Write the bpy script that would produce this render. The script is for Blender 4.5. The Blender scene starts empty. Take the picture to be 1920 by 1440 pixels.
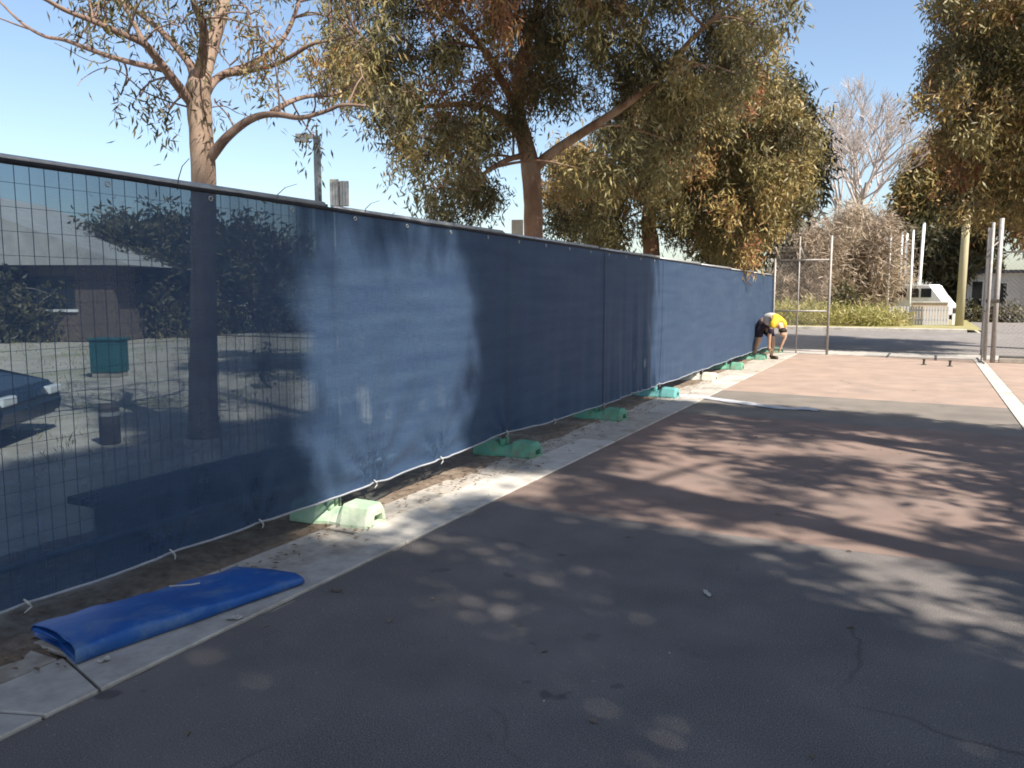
import bpy, bmesh, math, random
import numpy as np
from mathutils import Vector, Matrix

random.seed(7)
rng = np.random.default_rng(11)
S = bpy.context.scene
C = S.collection

# ------------------------------------------------------------------ camera
FPX, CAM_H, YAW, PIT = 1507.0, 1.5, math.radians(27), math.radians(6.5)
cam_d = bpy.data.cameras.new('camera')
cam = bpy.data.objects.new('camera', cam_d); C.objects.link(cam)
cam_d.sensor_width = 36; cam_d.lens = 36 * FPX / 1920
cam_d.clip_start = 0.05; cam_d.clip_end = 3000
cam.location = (0, 0, CAM_H)
cam.rotation_euler = (math.pi / 2 - PIT, 0, YAW)
S.camera = cam

# ------------------------------------------------------------------ light
EL = math.radians(48)
AZ = math.atan2(0.93, -0.37)
SUN = Vector((math.sin(AZ) * math.cos(EL), math.cos(AZ) * math.cos(EL), math.sin(EL)))
sl = bpy.data.lights.new('sun', 'SUN'); sl.energy = 4.8; sl.angle = math.radians(0.53); sl.color = (1.0, 0.93, 0.84)
so = bpy.data.objects.new('sun', sl); C.objects.link(so)
so.rotation_euler = SUN.to_track_quat('Z', 'Y').to_euler()
so.location = (20, -8, 30)

W = bpy.data.worlds.new('World'); S.world = W; W.use_nodes = True
wn = W.node_tree; wn.nodes.clear()
sky = wn.nodes.new('ShaderNodeTexSky'); sky.sky_type = 'NISHITA'; sky.sun_disc = False
sky.sun_elevation = EL; sky.sun_rotation = AZ; sky.air_density = 1.0; sky.dust_density = 1.3; sky.ozone_density = 1.0
bg = wn.nodes.new('ShaderNodeBackground'); bg.inputs['Strength'].default_value = 0.100
wo = wn.nodes.new('ShaderNodeOutputWorld')
wn.links.new(sky.outputs[0], bg.inputs[0]); wn.links.new(bg.outputs[0], wo.inputs[0])

S.view_settings.view_transform = 'Standard'; S.view_settings.look = 'None'
S.view_settings.exposure = 1.06; S.view_settings.gamma = 1.0
S.view_settings.use_curve_mapping = False
S.render.engine = 'CYCLES'
S.cycles.transparent_max_bounces = 16
S.cycles.filter_width = 1.8

# ------------------------------------------------------------------ geometry helpers
_f = np.array([-math.sin(YAW) * math.cos(PIT), math.cos(YAW) * math.cos(PIT), -math.sin(PIT)])
_r = np.array([math.cos(YAW), math.sin(YAW), 0.0]); _u = np.cross(_r, _f)
CP = np.array([0, 0, CAM_H])
def sight(u, v): return _f + (u - 960) / FPX * _r + (720 - v) / FPX * _u
def gp(u, v, z=0.0):                      # point of the ground seen at a place in the photograph
    d = sight(u, v); return CP + d * ((z - CAM_H) / d[2])
def far(u, v, D):                         # point at horizontal distance D
    d = sight(u, v); return CP + d * (D / math.hypot(d[0], d[1]))
def pix(p):
    q = np.asarray(p, float) - CP; z = q @ _f
    if z < 0.1: return None
    return 960 + FPX * (q @ _r) / z, 720 - FPX * (q @ _u) / z

def link(o, parent=None):
    C.objects.link(o)
    if parent is not None: o.parent = parent
    return o
def obj(name, bm, mat, parent=None, smooth=False):
    me = bpy.data.meshes.new(name)
    if isinstance(bm, bmesh.types.BMesh):
        bmesh.ops.recalc_face_normals(bm, faces=bm.faces)
        bm.to_mesh(me); bm.free()
    else:
        v, f = bm; me.from_pydata([tuple(p) for p in v], [], f); me.update()
    for m in (mat if isinstance(mat, (list, tuple)) else [mat]): me.materials.append(m)
    if smooth: me.polygons.foreach_set('use_smooth', [True] * len(me.polygons))
    return link(bpy.data.objects.new(name, me), parent)
def thing(name, label, cat, loc=(0, 0, 0), rz=0, group=None):
    o = bpy.data.objects.new(name, None); o.empty_display_size = 0.2
    C.objects.link(o); o.location = loc; o.rotation_euler = (0, 0, rz)
    return tag(o, label, cat, group)
def tag(o, label, cat, group=None):
    o['label'] = label; o['category'] = cat
    if group: o['group'] = group
    return o
def struct(o): o['kind'] = 'structure'; return o
def stuff(o): o['kind'] = 'stuff'; return o
def dup(root, loc, label, rz=None):
    r = root.copy(); C.objects.link(r); r.location = loc; r['label'] = label
    if rz is not None: r.rotation_euler = (0, 0, rz)
    for ch in list(root.children):
        c = ch.copy(); C.objects.link(c); c.parent = r
        for g in ch.children:
            d = g.copy(); C.objects.link(d); d.parent = c
    return r

def box(bm, x0, x1, y0, y1, z0, z1, bev=0, M=None):
    r = bmesh.ops.create_cube(bm, size=1)
    vs = r['verts']
    for v in vs:
        v.co = Vector(((x0 + x1) / 2 + v.co.x * (x1 - x0), (y0 + y1) / 2 + v.co.y * (y1 - y0), (z0 + z1) / 2 + v.co.z * (z1 - z0)))
    if bev:
        es = list({e for v in vs for e in v.link_edges})
        r2 = bmesh.ops.bevel(bm, geom=es, offset=bev, segments=2, affect='EDGES', profile=0.6)
        vs = list({v for f in r2['faces'] for v in f.verts} | {v for v in vs if v.is_valid})
    if M is not None:
        for v in vs: v.co = M @ v.co
    return vs
def tube(bm, pts, rad, n=6, cap=True):
    pts = [Vector(p) for p in pts]
    if not hasattr(rad, '__len__'): rad = [rad] * len(pts)
    rings = []
    ref = None
    for i, p in enumerate(pts):
        t = (pts[min(i + 1, len(pts) - 1)] - pts[max(i - 1, 0)]).normalized()
        if ref is None:
            ref = t.orthogonal().normalized()
        a = (ref - t * ref.dot(t))
        a = a.normalized() if a.length > 1e-6 else t.orthogonal().normalized()
        ref = a; b = t.cross(a)
        rings.append([bm.verts.new(p + (a * math.cos(2 * math.pi * k / n) + b * math.sin(2 * math.pi * k / n)) * rad[i]) for k in range(n)])
    for i in range(len(rings) - 1):
        for k in range(n):
            bm.faces.new((rings[i][k], rings[i][(k + 1) % n], rings[i + 1][(k + 1) % n], rings[i + 1][k]))
    if cap:
        bm.faces.new(rings[0][::-1]); bm.faces.new(rings[-1])
def spline(pts, n=6):
    P = [Vector(p) for p in pts]; out = []
    for i in range(len(P) - 1):
        p0 = P[max(i - 1, 0)]; p1 = P[i]; p2 = P[i + 1]; p3 = P[min(i + 2, len(P) - 1)]
        for k in range(n):
            t = k / n
            out.append(0.5 * ((2 * p1) + (p2 - p0) * t + (2 * p0 - 5 * p1 + 4 * p2 - p3) * t * t + (3 * p1 - p0 - 3 * p2 + p3) * t ** 3))
    out.append(P[-1]); return out
def grid(x0, x1, y0, y1, nx, ny, zf):
    v = []; f = []
    for j in range(ny + 1):
        for i in range(nx + 1):
            x = x0 + (x1 - x0) * i / nx; y = y0 + (y1 - y0) * j / ny
            v.append((x, y, zf(x, y)))
    for j in range(ny):
        for i in range(nx):
            a = j * (nx + 1) + i; f.append((a, a + 1, a + nx + 2, a + nx + 1))
    return v, f
_ph = rng.uniform(0, 6.28, 40)
def wob(x, y=0.0, s=1.0):                 # smooth, cheap noise, about -1..1
    return (math.sin(x * 1.7 * s + _ph[0] + 1.3 * math.sin(y * 1.1 * s + _ph[1])) + math.sin(y * 2.3 * s + _ph[2] + 1.7 * math.sin(x * .9 * s + _ph[3]))
            + .6 * math.sin(x * 4.1 * s + y * 3.3 * s + _ph[4]) + .4 * math.sin(x * 7.7 * s - y * 6.1 * s + _ph[5])) / 2.4

# ------------------------------------------------------------------ materials
def nodes(name):
    m = bpy.data.materials.new(name); m.use_nodes = True
    t = m.node_tree; p = t.nodes['Principled BSDF']; return m, t, p
def mat(name, c1, c2=None, scale=8, rough=0.8, metal=0, bump=0, bscale=None, detail=6, c3=None, s3=1.0, spec=0.3, lo=.35, hi=.65, stretch=None):
    m, t, p = nodes(name)
    p.inputs['Roughness'].default_value = rough; p.inputs['Metallic'].default_value = metal
    p.inputs['Specular IOR Level'].default_value = spec
    c1 = (*c1, 1)
    if c2 is None and c3 is None and not bump:
        p.inputs['Base Color'].default_value = c1; return m
    tc = t.nodes.new('ShaderNodeTexCoord'); src = tc.outputs['Object']
    if stretch:
        mp = t.nodes.new('ShaderNodeMapping'); mp.inputs['Scale'].default_value = stretch
        t.links.new(src, mp.inputs[0]); src = mp.outputs[0]
    def noise(s, d=detail):
        n = t.nodes.new('ShaderNodeTexNoise'); n.inputs['Scale'].default_value = s; n.inputs['Detail'].default_value = d
        n.inputs['Roughness'].default_value = .65
        t.links.new(src, n.inputs['Vector']); return n
    col = None
    if c2 is not None:
        n = noise(scale); r = t.nodes.new('ShaderNodeValToRGB')
        r.color_ramp.elements[0].position = lo; r.color_ramp.elements[0].color = c1
        r.color_ramp.elements[1].position = hi; r.color_ramp.elements[1].color = (*c2, 1)
        t.links.new(n.outputs['Fac'], r.inputs[0]); col = r.outputs[0]
    if c3 is not None:
        n = noise(s3, 5); r = t.nodes.new('ShaderNodeValToRGB')
        r.color_ramp.elements[0].position = .52; r.color_ramp.elements[0].color = (0, 0, 0, 1)
        r.color_ramp.elements[1].position = .68; r.color_ramp.elements[1].color = (1, 1, 1, 1)
        t.links.new(n.outputs['Fac'], r.inputs[0])
        mx = t.nodes.new('ShaderNodeMix'); mx.data_type = 'RGBA'
        t.links.new(r.outputs[0], mx.inputs[0])
        if col: t.links.new(col, mx.inputs[6])
        else: mx.inputs[6].default_value = c1
        mx.inputs[7].default_value = (*c3, 1); col = mx.outputs[2]
    if col: t.links.new(col, p.inputs['Base Color'])
    else: p.inputs['Base Color'].default_value = c1
    if bump:
        n = noise(bscale or scale * 4, 8); b = t.nodes.new('ShaderNodeBump')
        b.inputs['Strength'].default_value = bump; b.inputs['Distance'].default_value = .01
        t.links.new(n.outputs['Fac'], b.inputs['Height']); t.links.new(b.outputs[0], p.inputs['Normal'])
    return m

def asphalt(name, c1, c2, c3, s3=.7, fleck=.25, cracks=.5):
    # fine aggregate + wear blotches
    m, t, p = nodes(name); p.inputs['Roughness'].default_value = .88; p.inputs['Specular IOR Level'].default_value = .25
    tc = t.nodes.new('ShaderNodeTexCoord')
    def N(s, d=4):
        n = t.nodes.new('ShaderNodeTexNoise'); n.inputs['Scale'].default_value = s; n.inputs['Detail'].default_value = d
        t.links.new(tc.outputs['Object'], n.inputs['Vector']); return n
    def ramp(fac, a, b, ca, cb):
        r = t.nodes.new('ShaderNodeValToRGB'); r.color_ramp.elements[0].position = a; r.color_ramp.elements[1].position = b
        r.color_ramp.elements[0].color = (*ca, 1); r.color_ramp.elements[1].color = (*cb, 1)
        t.links.new(fac, r.inputs[0]); return r.outputs[0]
    def mix(f, a, b, mode='MIX'):
        x = t.nodes.new('ShaderNodeMix'); x.data_type = 'RGBA'; x.blend_type = mode
        if isinstance(f, float): x.inputs[0].default_value = f
        else: t.links.new(f, x.inputs[0])
        t.links.new(a, x.inputs[6])
        if isinstance(b, tuple): x.inputs[7].default_value = (*b, 1)
        else: t.links.new(b, x.inputs[7])
        return x.outputs[2]
    g = ramp(N(190, 4).outputs[0], .36, .66, c1, c2)
    bl = ramp(N(s3, 6).outputs[0], .45, .72, (0, 0, 0), (1, 1, 1))
    col = mix(bl, g, c3)
    vo = t.nodes.new('ShaderNodeTexVoronoi'); vo.inputs['Scale'].default_value = 60
    t.links.new(tc.outputs['Object'], vo.inputs['Vector'])
    fl = ramp(vo.outputs['Distance'], .05, .26, (fleck,) * 3, (0, 0, 0))
    gate = ramp(N(31, 2).outputs[0], .54, .60, (0, 0, 0), (1, 1, 1))
    fl2 = mix(1.0, fl, gate, 'MULTIPLY')
    col = mix(fl2, col, (.42, .39, .35))
    st = ramp(N(2.2, 3).outputs[0], .3, .75, (.82, .82, .82), (1.12, 1.1, 1.08))
    col = mix(1.0, col, st, 'MULTIPLY')
    # hairline cracks in places, old dark drips
    ws = t.nodes.new('ShaderNodeMapping'); nz_ = N(1.6, 4)
    va = t.nodes.new('ShaderNodeVectorMath'); va.operation = 'MULTIPLY_ADD'; va.inputs[1].default_value = (.5, .5, .5)
    t.links.new(nz_.outputs['Color'], va.inputs[0]); t.links.new(tc.outputs['Object'], va.inputs[2])
    vc = t.nodes.new('ShaderNodeTexVoronoi'); vc.feature = 'DISTANCE_TO_EDGE'; vc.inputs['Scale'].default_value = .55
    t.links.new(va.outputs[0], vc.inputs['Vector'])
    ck = ramp(vc.outputs['Distance'], .002, .007, (.55 * cracks,) * 3, (0, 0, 0))
    ck = mix(1.0, ck, ramp(N(.5, 3).outputs[0], .50, .60, (0, 0, 0), (1, 1, 1)), 'MULTIPLY')
    col = mix(ck, col, (.018, .016, .016))
    dr = mix(1.0, ramp(N(5.5, 2).outputs[0], .66, .72, (0, 0, 0), (.5, .5, .5)), ramp(N(.9, 2).outputs[0], .50, .62, (0, 0, 0), (1, 1, 1)), 'MULTIPLY')
    col = mix(dr, col, (.03, .028, .028))
    t.links.new(col, p.inputs['Base Color'])
    b = t.nodes.new('ShaderNodeBump'); b.inputs["Strength"].default_value = .3; b.inputs["Distance"].default_value = .004
    t.links.new(N(260, 3).outputs[0], b.inputs['Height']); t.links.new(b.outputs[0], p.inputs['Normal'])
    return m

M = {}
M['asphalt'] = asphalt('dark_asphalt', (.076, .068, .064), (.235, .212, .195), (.175, .158, .145), .8, .55, cracks=.8)
M['redroad'] = asphalt('reddish_asphalt', (.175, .125, .102), (.28, .20, .163), (.185, .147, .126), .6, .15)
M['pink'] = asphalt('pinkish_pavement', (.285, .21, .165), (.39, .295, .235), (.315, .245, .20), .5, .1)
M['greyroad'] = asphalt('grey_pavement', (.15, .132, .112), (.25, .222, .19), (.17, .15, .13), .7, .15)
M['street'] = asphalt('street_asphalt', (.17, .155, .143), (.25, .23, .213), (.24, .22, .205), .25, .1)
M['concrete'] = mat('concrete', (.34, .315, .275), (.46, .43, .38), 9, .9, bump=.35, bscale=60, c3=(.25, .22, .18), s3=1.8)
M['concrete2'] = mat('worn_concrete', (.31, .28, .235), (.42, .38, .32), 11, .9, bump=.4, bscale=50, c3=(.22, .185, .14), s3=2.6)
M['concrete3'] = mat('pale_concrete', (.41, .38, .33), (.52, .49, .43), 7, .9, bump=.3, bscale=70, c3=(.27, .24, .20), s3=1.4)
M['dirt'] = mat('dirt', (.105, .075, .052), (.21, .16, .115), 14, .95, bump=.8, bscale=55, c3=(.27, .22, .165), s3=2.2)
M['ground'] = mat('dry_ground', (.38, .33, .26), (.52, .47, .39), 2.2, .95, bump=.5, bscale=30, c3=(.27, .26, .16), s3=.45)
M['grass'] = mat('grass_verge', (.21, .20, .075), (.34, .29, .135), 3, .95, c3=(.25, .22, .12), s3=.6)
M['poststeel'] = mat('dull_post_steel', (.10, .10, .10), (.16, .16, .16), 12, .6, metal=.3)
M['steel'] = mat('galvanised_steel', (.36, .36, .35), (.50, .50, .49), 12, .5, metal=.55)
M['wire'] = mat('wire', (.13, .14, .15), rough=.5, metal=.4)
M['gatesteel'] = mat('weathered_steel', (.27, .255, .235), (.38, .36, .34), 15, .6, metal=.3)
M['black'] = mat('black_hem', (.012, .013, .018), (.025, .027, .034), 20, .7)
M['hem'] = mat('pale_hem', (.25, .27, .30), (.36, .37, .39), 9, .8)
M['tie'] = mat('pale_tie', (.40, .40, .38), rough=.5)
M['tarp'] = mat('blue_tarp', (.012, .082, .30), (.02, .11, .37), 4, .5, bump=.35, bscale=9, spec=.4, c3=(.09, .17, .33), s3=5)
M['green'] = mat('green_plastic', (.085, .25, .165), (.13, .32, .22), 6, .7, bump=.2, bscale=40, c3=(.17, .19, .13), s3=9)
M['palegreen'] = mat('sunlit_green_plastic', (.27, .42, .27), (.42, .52, .37), 5, .75, bump=.2, bscale=40, c3=(.55, .58, .46), s3=5)  # green paled to carry the sunlight on the nearest foot
M['teal'] = mat('teal_plastic', (.09, .28, .27), (.13, .33, .31), 6, .55, bump=.15, bscale=40)
M['whiteblock'] = mat('bleached_block', (.50, .46, .37), (.62, .58, .48), 8, .8, bump=.3, bscale=40)
M['white'] = mat('white_paint', (.72, .72, .70), (.80, .80, .78), 5, .55)
M['dark'] = mat('recess_shade', (.012, .014, .012), rough=.9)
M['darkmetal'] = mat('dark_metal', (.05, .045, .042), (.085, .07, .06), 20, .7)
M['sign'] = mat('sign_back', (.46, .42, .36), (.54, .50, .44), 6, .6, metal=.1)
M['polegrey'] = mat('grey_pole', (.13, .15, .16), (.17, .19, .20), 8, .5)
M['timber'] = mat('pole_timber', (.38, .33, .20), (.50, .45, .29), 5, .85, stretch=(6, 6, .4))
M['render'] = mat('rendered_wall', (.66, .63, .60), (.74, .71, .68), 2, .85)
M['brick'] = mat('tan_wall', (.48, .36, .25), (.56, .44, .32), 5, .85)
M['roof'] = mat('metal_roof', (.33, .32, .30), (.42, .41, .38), 3, .6)
M['darkroof'] = mat('dark_roof', (.06, .065, .085), (.09, .095, .12), 4, .6)
M['glass'] = mat('window_glass', (.02, .025, .03), rough=.08, spec=.6)
M['wallshade'] = mat('shaded_brick_wall', (.10, .075, .06), (.16, .12, .09), 8, .9)  # brick darkened to hold the shade on the house wall
M['car'] = mat('dark_car_paint', (.012, .018, .026), rough=.25, spec=.5)
M['tyre'] = mat('tyre_rubber', (.02, .02, .02), rough=.85)
M['lampglass'] = mat('lamp_glass', (.75, .75, .74), rough=.15)
M['redlens'] = mat('red_lens', (.22, .03, .03), rough=.2)
M['bin'] = mat('bin_plastic', (.02, .10, .10), rough=.5)
M['picket'] = mat('weathered_pickets', (.36, .35, .35), (.48, .47, .46), 9, .85, stretch=(1, 1, .2))
M['skin'] = mat('skin', (.42, .27, .19), (.47, .31, .22), 12, .55)
M['cloth_dark'] = mat('dark_shorts', (.018, .014, .026), (.03, .022, .038), 20, .9)
M['hivis'] = mat('hi_vis_yellow', (.56, .36, .025), (.62, .42, .035), 10, .7)
M['shirt'] = mat('pale_shirt', (.50, .47, .44), (.60, .57, .53), 12, .85)
M['hair'] = mat('dark_hair', (.02, .014, .01), rough=.7)
M['boot'] = mat('boot_leather', (.07, .045, .028), rough=.7)
M['sheet'] = mat('pale_plastic', (.42, .43, .45), (.55, .55, .56), 6, .5)
M['bark'] = mat('gum_bark', (.20, .135, .095), (.40, .30, .225), 3.2, .9, bump=.5, bscale=22, c3=(.13, .095, .075), s3=2.1, stretch=(1, 1, .45), lo=.3, hi=.7)
M['barkred'] = mat('brown_bark', (.17, .095, .06), (.30, .18, .115), 3.2, .9, bump=.5, bscale=22, c3=(.36, .27, .2), s3=1.6, stretch=(1, 1, .4))
M['barkgrey'] = mat('grey_bark', (.40, .34, .31), (.52, .455, .42), 4, .9, stretch=(1, 1, .4))
M['limb'] = mat('dark_limb_bark', (.12, .078, .06), (.26, .18, .14), 5, .9, bump=.4, bscale=25)
M['litter'] = mat('leaf_litter', (.12, .085, .055), (.24, .18, .12), 3, .9)
M['paper'] = mat('scrap_paper', (.42, .39, .34), rough=.8)

def leafmat(name, stops, transl=.35):
    m, t, p = nodes(name)
    at = t.nodes.new('ShaderNodeAttribute'); at.attribute_name = 'tint'
    r = t.nodes.new('ShaderNodeValToRGB'); e = r.color_ramp.elements
    while len(e) < len(stops): e.new(.5)
    for i, (pos, c) in enumerate(stops): e[i].position = pos; e[i].color = (*c, 1)
    t.links.new(at.outputs['Fac'], r.inputs[0])
    t.links.new(r.outputs[0], p.inputs['Base Color']); p.inputs['Roughness'].default_value = .5
    p.inputs['Specular IOR Level'].default_value = .35
    tr = t.nodes.new('ShaderNodeBsdfTranslucent'); t.links.new(r.outputs[0], tr.inputs[0])
    mx = t.nodes.new('ShaderNodeMixShader'); mx.inputs[0].default_value = transl
    t.links.new(p.outputs[0], mx.inputs[1]); t.links.new(tr.outputs[0], mx.inputs[2])
    t.links.new(mx.outputs[0], t.nodes['Material Output'].inputs[0]); return m
M['leaf'] = leafmat('gum_leaf', [(0, (.050, .042, .018)), (.35, (.118, .104, .043)), (.62, (.24, .205, .083)), (.82, (.34, .245, .085)), (1, (.27, .115, .058))], .2)
M['leafdark'] = leafmat('dark_leaf', [(0, (.035, .036, .018)), (.5, (.075, .070, .032)), (1, (.15, .125, .055))], .25)
M['leafbrown'] = leafmat('brown_leaf', [(0, (.23, .175, .12)), (.5, (.40, .31, .225)), (.85, (.47, .38, .27)), (1, (.26, .25, .11))], .25)
M['weed'] = leafmat('weed_leaf', [(0, (.17, .18, .05)), (.5, (.38, .34, .10)), (1, (.48, .40, .22))], .35)

def shadecloth():
    # woven cloth: threads cover more the more slantwise one looks through it
    m, t, p = nodes('blue_shade_cloth')
    p.inputs['Roughness'].default_value = .6; p.inputs['Specular IOR Level'].default_value = .18
    p.inputs['Sheen Weight'].default_value = .03; p.inputs['Sheen Roughness'].default_value = .5
    tc = t.nodes.new('ShaderNodeTexCoord')
    def N(s, d, sc):
        mp = t.nodes.new('ShaderNodeMapping'); mp.inputs['Scale'].default_value = sc; t.links.new(tc.outputs['Object'], mp.inputs[0])
        n = t.nodes.new('ShaderNodeTexNoise'); n.inputs['Scale'].default_value = s; n.inputs['Detail'].default_value = d
        t.links.new(mp.outputs[0], n.inputs['Vector']); return n.outputs[0]
    r = t.nodes.new('ShaderNodeValToRGB'); r.color_ramp.elements[0].color = (.026, .050, .099, 1); r.color_ramp.elements[1].color = (.041, .072, .122, 1)
    r.color_ramp.elements[0].position = .3; r.color_ramp.elements[1].position = .7
    t.links.new(N(3.0, 6, (1, .35, 3.5)), r.inputs[0])
    fine = N(1, 4, (1, 14, 150)); fine2 = N(1, 4, (1, 160, 9))
    ad = t.nodes.new('ShaderNodeMath'); ad.operation = 'ADD'; t.links.new(fine, ad.inputs[0]); t.links.new(fine2, ad.inputs[1])
    mr = t.nodes.new('ShaderNodeMapRange'); mr.inputs[1].default_value = .7; mr.inputs[2].default_value = 1.3; mr.inputs[3].default_value = .78; mr.inputs[4].default_value = 1.22
    t.links.new(ad.outputs[0], mr.inputs[0])
    mu = t.nodes.new('ShaderNodeMix'); mu.data_type = 'RGBA'; mu.blend_type = 'MULTIPLY'; mu.inputs[0].default_value = 1
    t.links.new(r.outputs[0], mu.inputs[6]); t.links.new(mr.outputs[0], mu.inputs[7])
    t.links.new(mu.outputs[2], p.inputs['Base Color'])
    bp = t.nodes.new('ShaderNodeBump'); bp.inputs['Strength'].default_value = .25; bp.inputs['Distance'].default_value = .004
    t.links.new(ad.outputs[0], bp.inputs['Height']); t.links.new(bp.outputs[0], p.inputs['Normal'])
    tl = t.nodes.new('ShaderNodeBsdfTranslucent'); tl.inputs[0].default_value = (.04, .10, .22, 1)
    m1 = t.nodes.new('ShaderNodeMixShader'); m1.inputs[0].default_value = .16
    t.links.new(p.outputs[0], m1.inputs[1]); t.links.new(tl.outputs[0], m1.inputs[2])
    geo = t.nodes.new('ShaderNodeNewGeometry')
    dt = t.nodes.new('ShaderNodeVectorMath'); dt.operation = 'DOT_PRODUCT'
    t.links.new(geo.outputs['True Normal'], dt.inputs[0]); t.links.new(geo.outputs['Incoming'], dt.inputs[1])
    ab = t.nodes.new('ShaderNodeMath'); ab.operation = 'ABSOLUTE'; t.links.new(dt.outputs['Value'], ab.inputs[0])
    dv = t.nodes.new('ShaderNodeMath'); dv.operation = 'DIVIDE'; dv.inputs[0].default_value = .62; t.links.new(ab.outputs[0], dv.inputs[1])
    su = t.nodes.new('ShaderNodeMath'); su.operation = 'SUBTRACT'; su.inputs[0].default_value = 1; su.use_clamp = True; t.links.new(dv.outputs[0], su.inputs[1])
    trn = t.nodes.new('ShaderNodeBsdfTransparent'); trn.inputs[0].default_value = (.72, .88, 1, 1)
    m2 = t.nodes.new('ShaderNodeMixShader'); t.links.new(su.outputs[0], m2.inputs[0])
    t.links.new(m1.outputs[0], m2.inputs[1]); t.links.new(trn.outputs[0], m2.inputs[2])
    t.links.new(m2.outputs[0], t.nodes['Material Output'].inputs[0]); return m
M['cloth'] = shadecloth()

# ------------------------------------------------------------------ ground
FX = -3.40           # the fence line
def sheet(name, x0, x1, y0, y1, z, m, nx=1, ny=1):
    return struct(obj(name, grid(x0, x1, y0, y1, nx, ny, lambda x, y: z), m))
sheet('ground', -600, 600, -120, 1500, -.03, M['ground'], 4, 4)
GX = -2.70           # outer edge of the concrete gutter
def edge_y(x): return 5.02 + .05 * math.sin(x * 1.1) + .012 * math.sin(x * 7) - .02 * (x + 2)
def patch(name, ya, yb, m, z=0.0, x0=GX, x1=1.05, n=60):
    v = []; f = []
    for i in range(n + 1):
        x = x0 + (x1 - x0) * i / n
        v += [(x, ya(x), z), (x, yb(x), z)]
        if i: k = 2 * i; f.append((k - 2, k, k + 1, k - 1))
    return struct(obj(name, (v, f), m))
g1 = lambda x: 9.85 + .02 * math.sin(3 * x); g2 = lambda x: 12.45 - .28 * (x + 2.6) / 3.7 + .02 * math.sin(2 * x)
end_y = lambda x: 20.75
sheet_bed = struct(obj('driveway_base', grid(-2.75, 12, -8, 21.4, 1, 1, lambda x, y: -.012), M['concrete2']))
# dark asphalt, its edge against the gutter a little ragged
ex = [GX + .03 + (12 - GX) * (i / 70) for i in range(71)]
v = []; f = []
for i in range(161):
    s_ = i / 160; x = GX + .012 + .012 * wob(s_ * 66, 3) + (.02 if abs(wob(s_ * 25, 9)) > .8 else 0)
    v += [(x, -6 + (edge_y(GX) + 6) * s_, 0), (GX + .06, -6 + (edge_y(GX + .06) + 6) * s_, 0)]
    if i: k = 2 * i; f.append((k - 2, k - 1, k + 1, k))
k0 = len(v)
for i in range(71):
    x = GX + .06 + (12 - GX) * i / 70; v += [(x, -6, 0), (x, edge_y(x), 0)]
    if i: k = k0 + 2 * i; f.append((k - 2, k, k + 1, k - 1))
drv = struct(obj('driveway', (v, f), M['asphalt']))
patch('red_driveway', edge_y, g1, M['redroad'], 0, GX, 12)
patch('grey_driveway_band', g1, g2, M['greyroad'], 0, GX, 1.05)
patch('pink_driveway', g2, end_y, M['pink'], 0, GX, 1.05)
patch('side_path', g1, end_y, M['pink'], 0, 1.27, 12)
# concrete edge strip on the right
es = struct(obj('edge_strip', grid(1.06, 1.26, 9.9, 20.7, 1, 30, lambda x, y: .006), M['concrete3']))

# gutter: two rows of concrete, every slab a piece
gut = struct(obj('gutter', grid(-3.34, GX, -4, 21, 1, 1, lambda x, y: -.02), M['dirt']))
def slab(x0, x1, y0, y1, m, sk0=0, sk1=0, z=0.0):
    bm = bmesh.new(); vs = box(bm, x0, x1, y0, y1, -.012, .012 + z)
    for q in vs:
        if q.co.y < (y0 + y1) / 2: q.co.y += sk0 * (q.co.x - x0)
        else: q.co.y += sk1 * (q.co.x - x0)
        q.co.z += random.uniform(-.002, .002)
    bmesh.ops.bevel(bm, geom=list(bm.edges), offset=.006, segments=1, affect='EDGES')
    return obj('concrete_slab', bm, m, gut)
cuts = [-4, -1.5, .5, 1.52, 1.98, 3.9, 5.7, 7.6, 9.5, 11.3, 13.2, 15.1, 17, 18.9, 20.9]
sk = {3: .35, 4: -.30}
mm = [M['concrete'], M['concrete2'], M['concrete3']]
for i in range(len(cuts) - 1):
    s0, s1 = sk.get(i, 0), sk.get(i + 1, 0)
    slab(-3.075, GX, cuts[i] + .006, cuts[i + 1] - .006, mm[(i * 2 + (i // 3)) % 3] if i not in (2, 3, 4) else mm[0], s0, s1)
    slab(-3.33, -3.09, cuts[i] + .02, cuts[i + 1] - .02, mm[1], 0, 0, -.004)
# dirt lying over the inner row and out under the fence
def dirt_z(x, y):
    base = .006 - .03 * max(0, (x + 3.30)) / .12 + .016 * wob(x * 3, y * 1.4) + .006 * wob(x * 17, y * 15)
    if y < 1.9: base += .012
    if 3.2 < y < 5.4: base -= .010
    return base
dirt = struct(obj('dirt_verge', grid(-4.6, -3.06, -3, 21.2, 40, 500, dirt_z), M['dirt'], smooth=True))

# street beyond the gate
YS = 21.4
kerbx = struct(obj('street_crossing', grid(-40, 60, 20.75, 22.3, 20, 2, lambda x, y: .004), M['concrete']))
street = sheet('street', -60, 80, 22.3, 34.6, .008, M['street'], 1, 1)
bm = bmesh.new(); box(bm, -60, 1.5, 34.6, 34.95, -.02, .12, .02); struct(obj('street_kerb', bm, M['concrete3']))
sheet('side_street', 2.05, 14, 34.6, 49, .012, M['street'])
verge = struct(obj('grass_verge', grid(-60, 2.0, 34.96, 60, 40, 20, lambda x, y: .10 + .03 * wob(x * .5, y * .6)), M['grass']))

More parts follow.
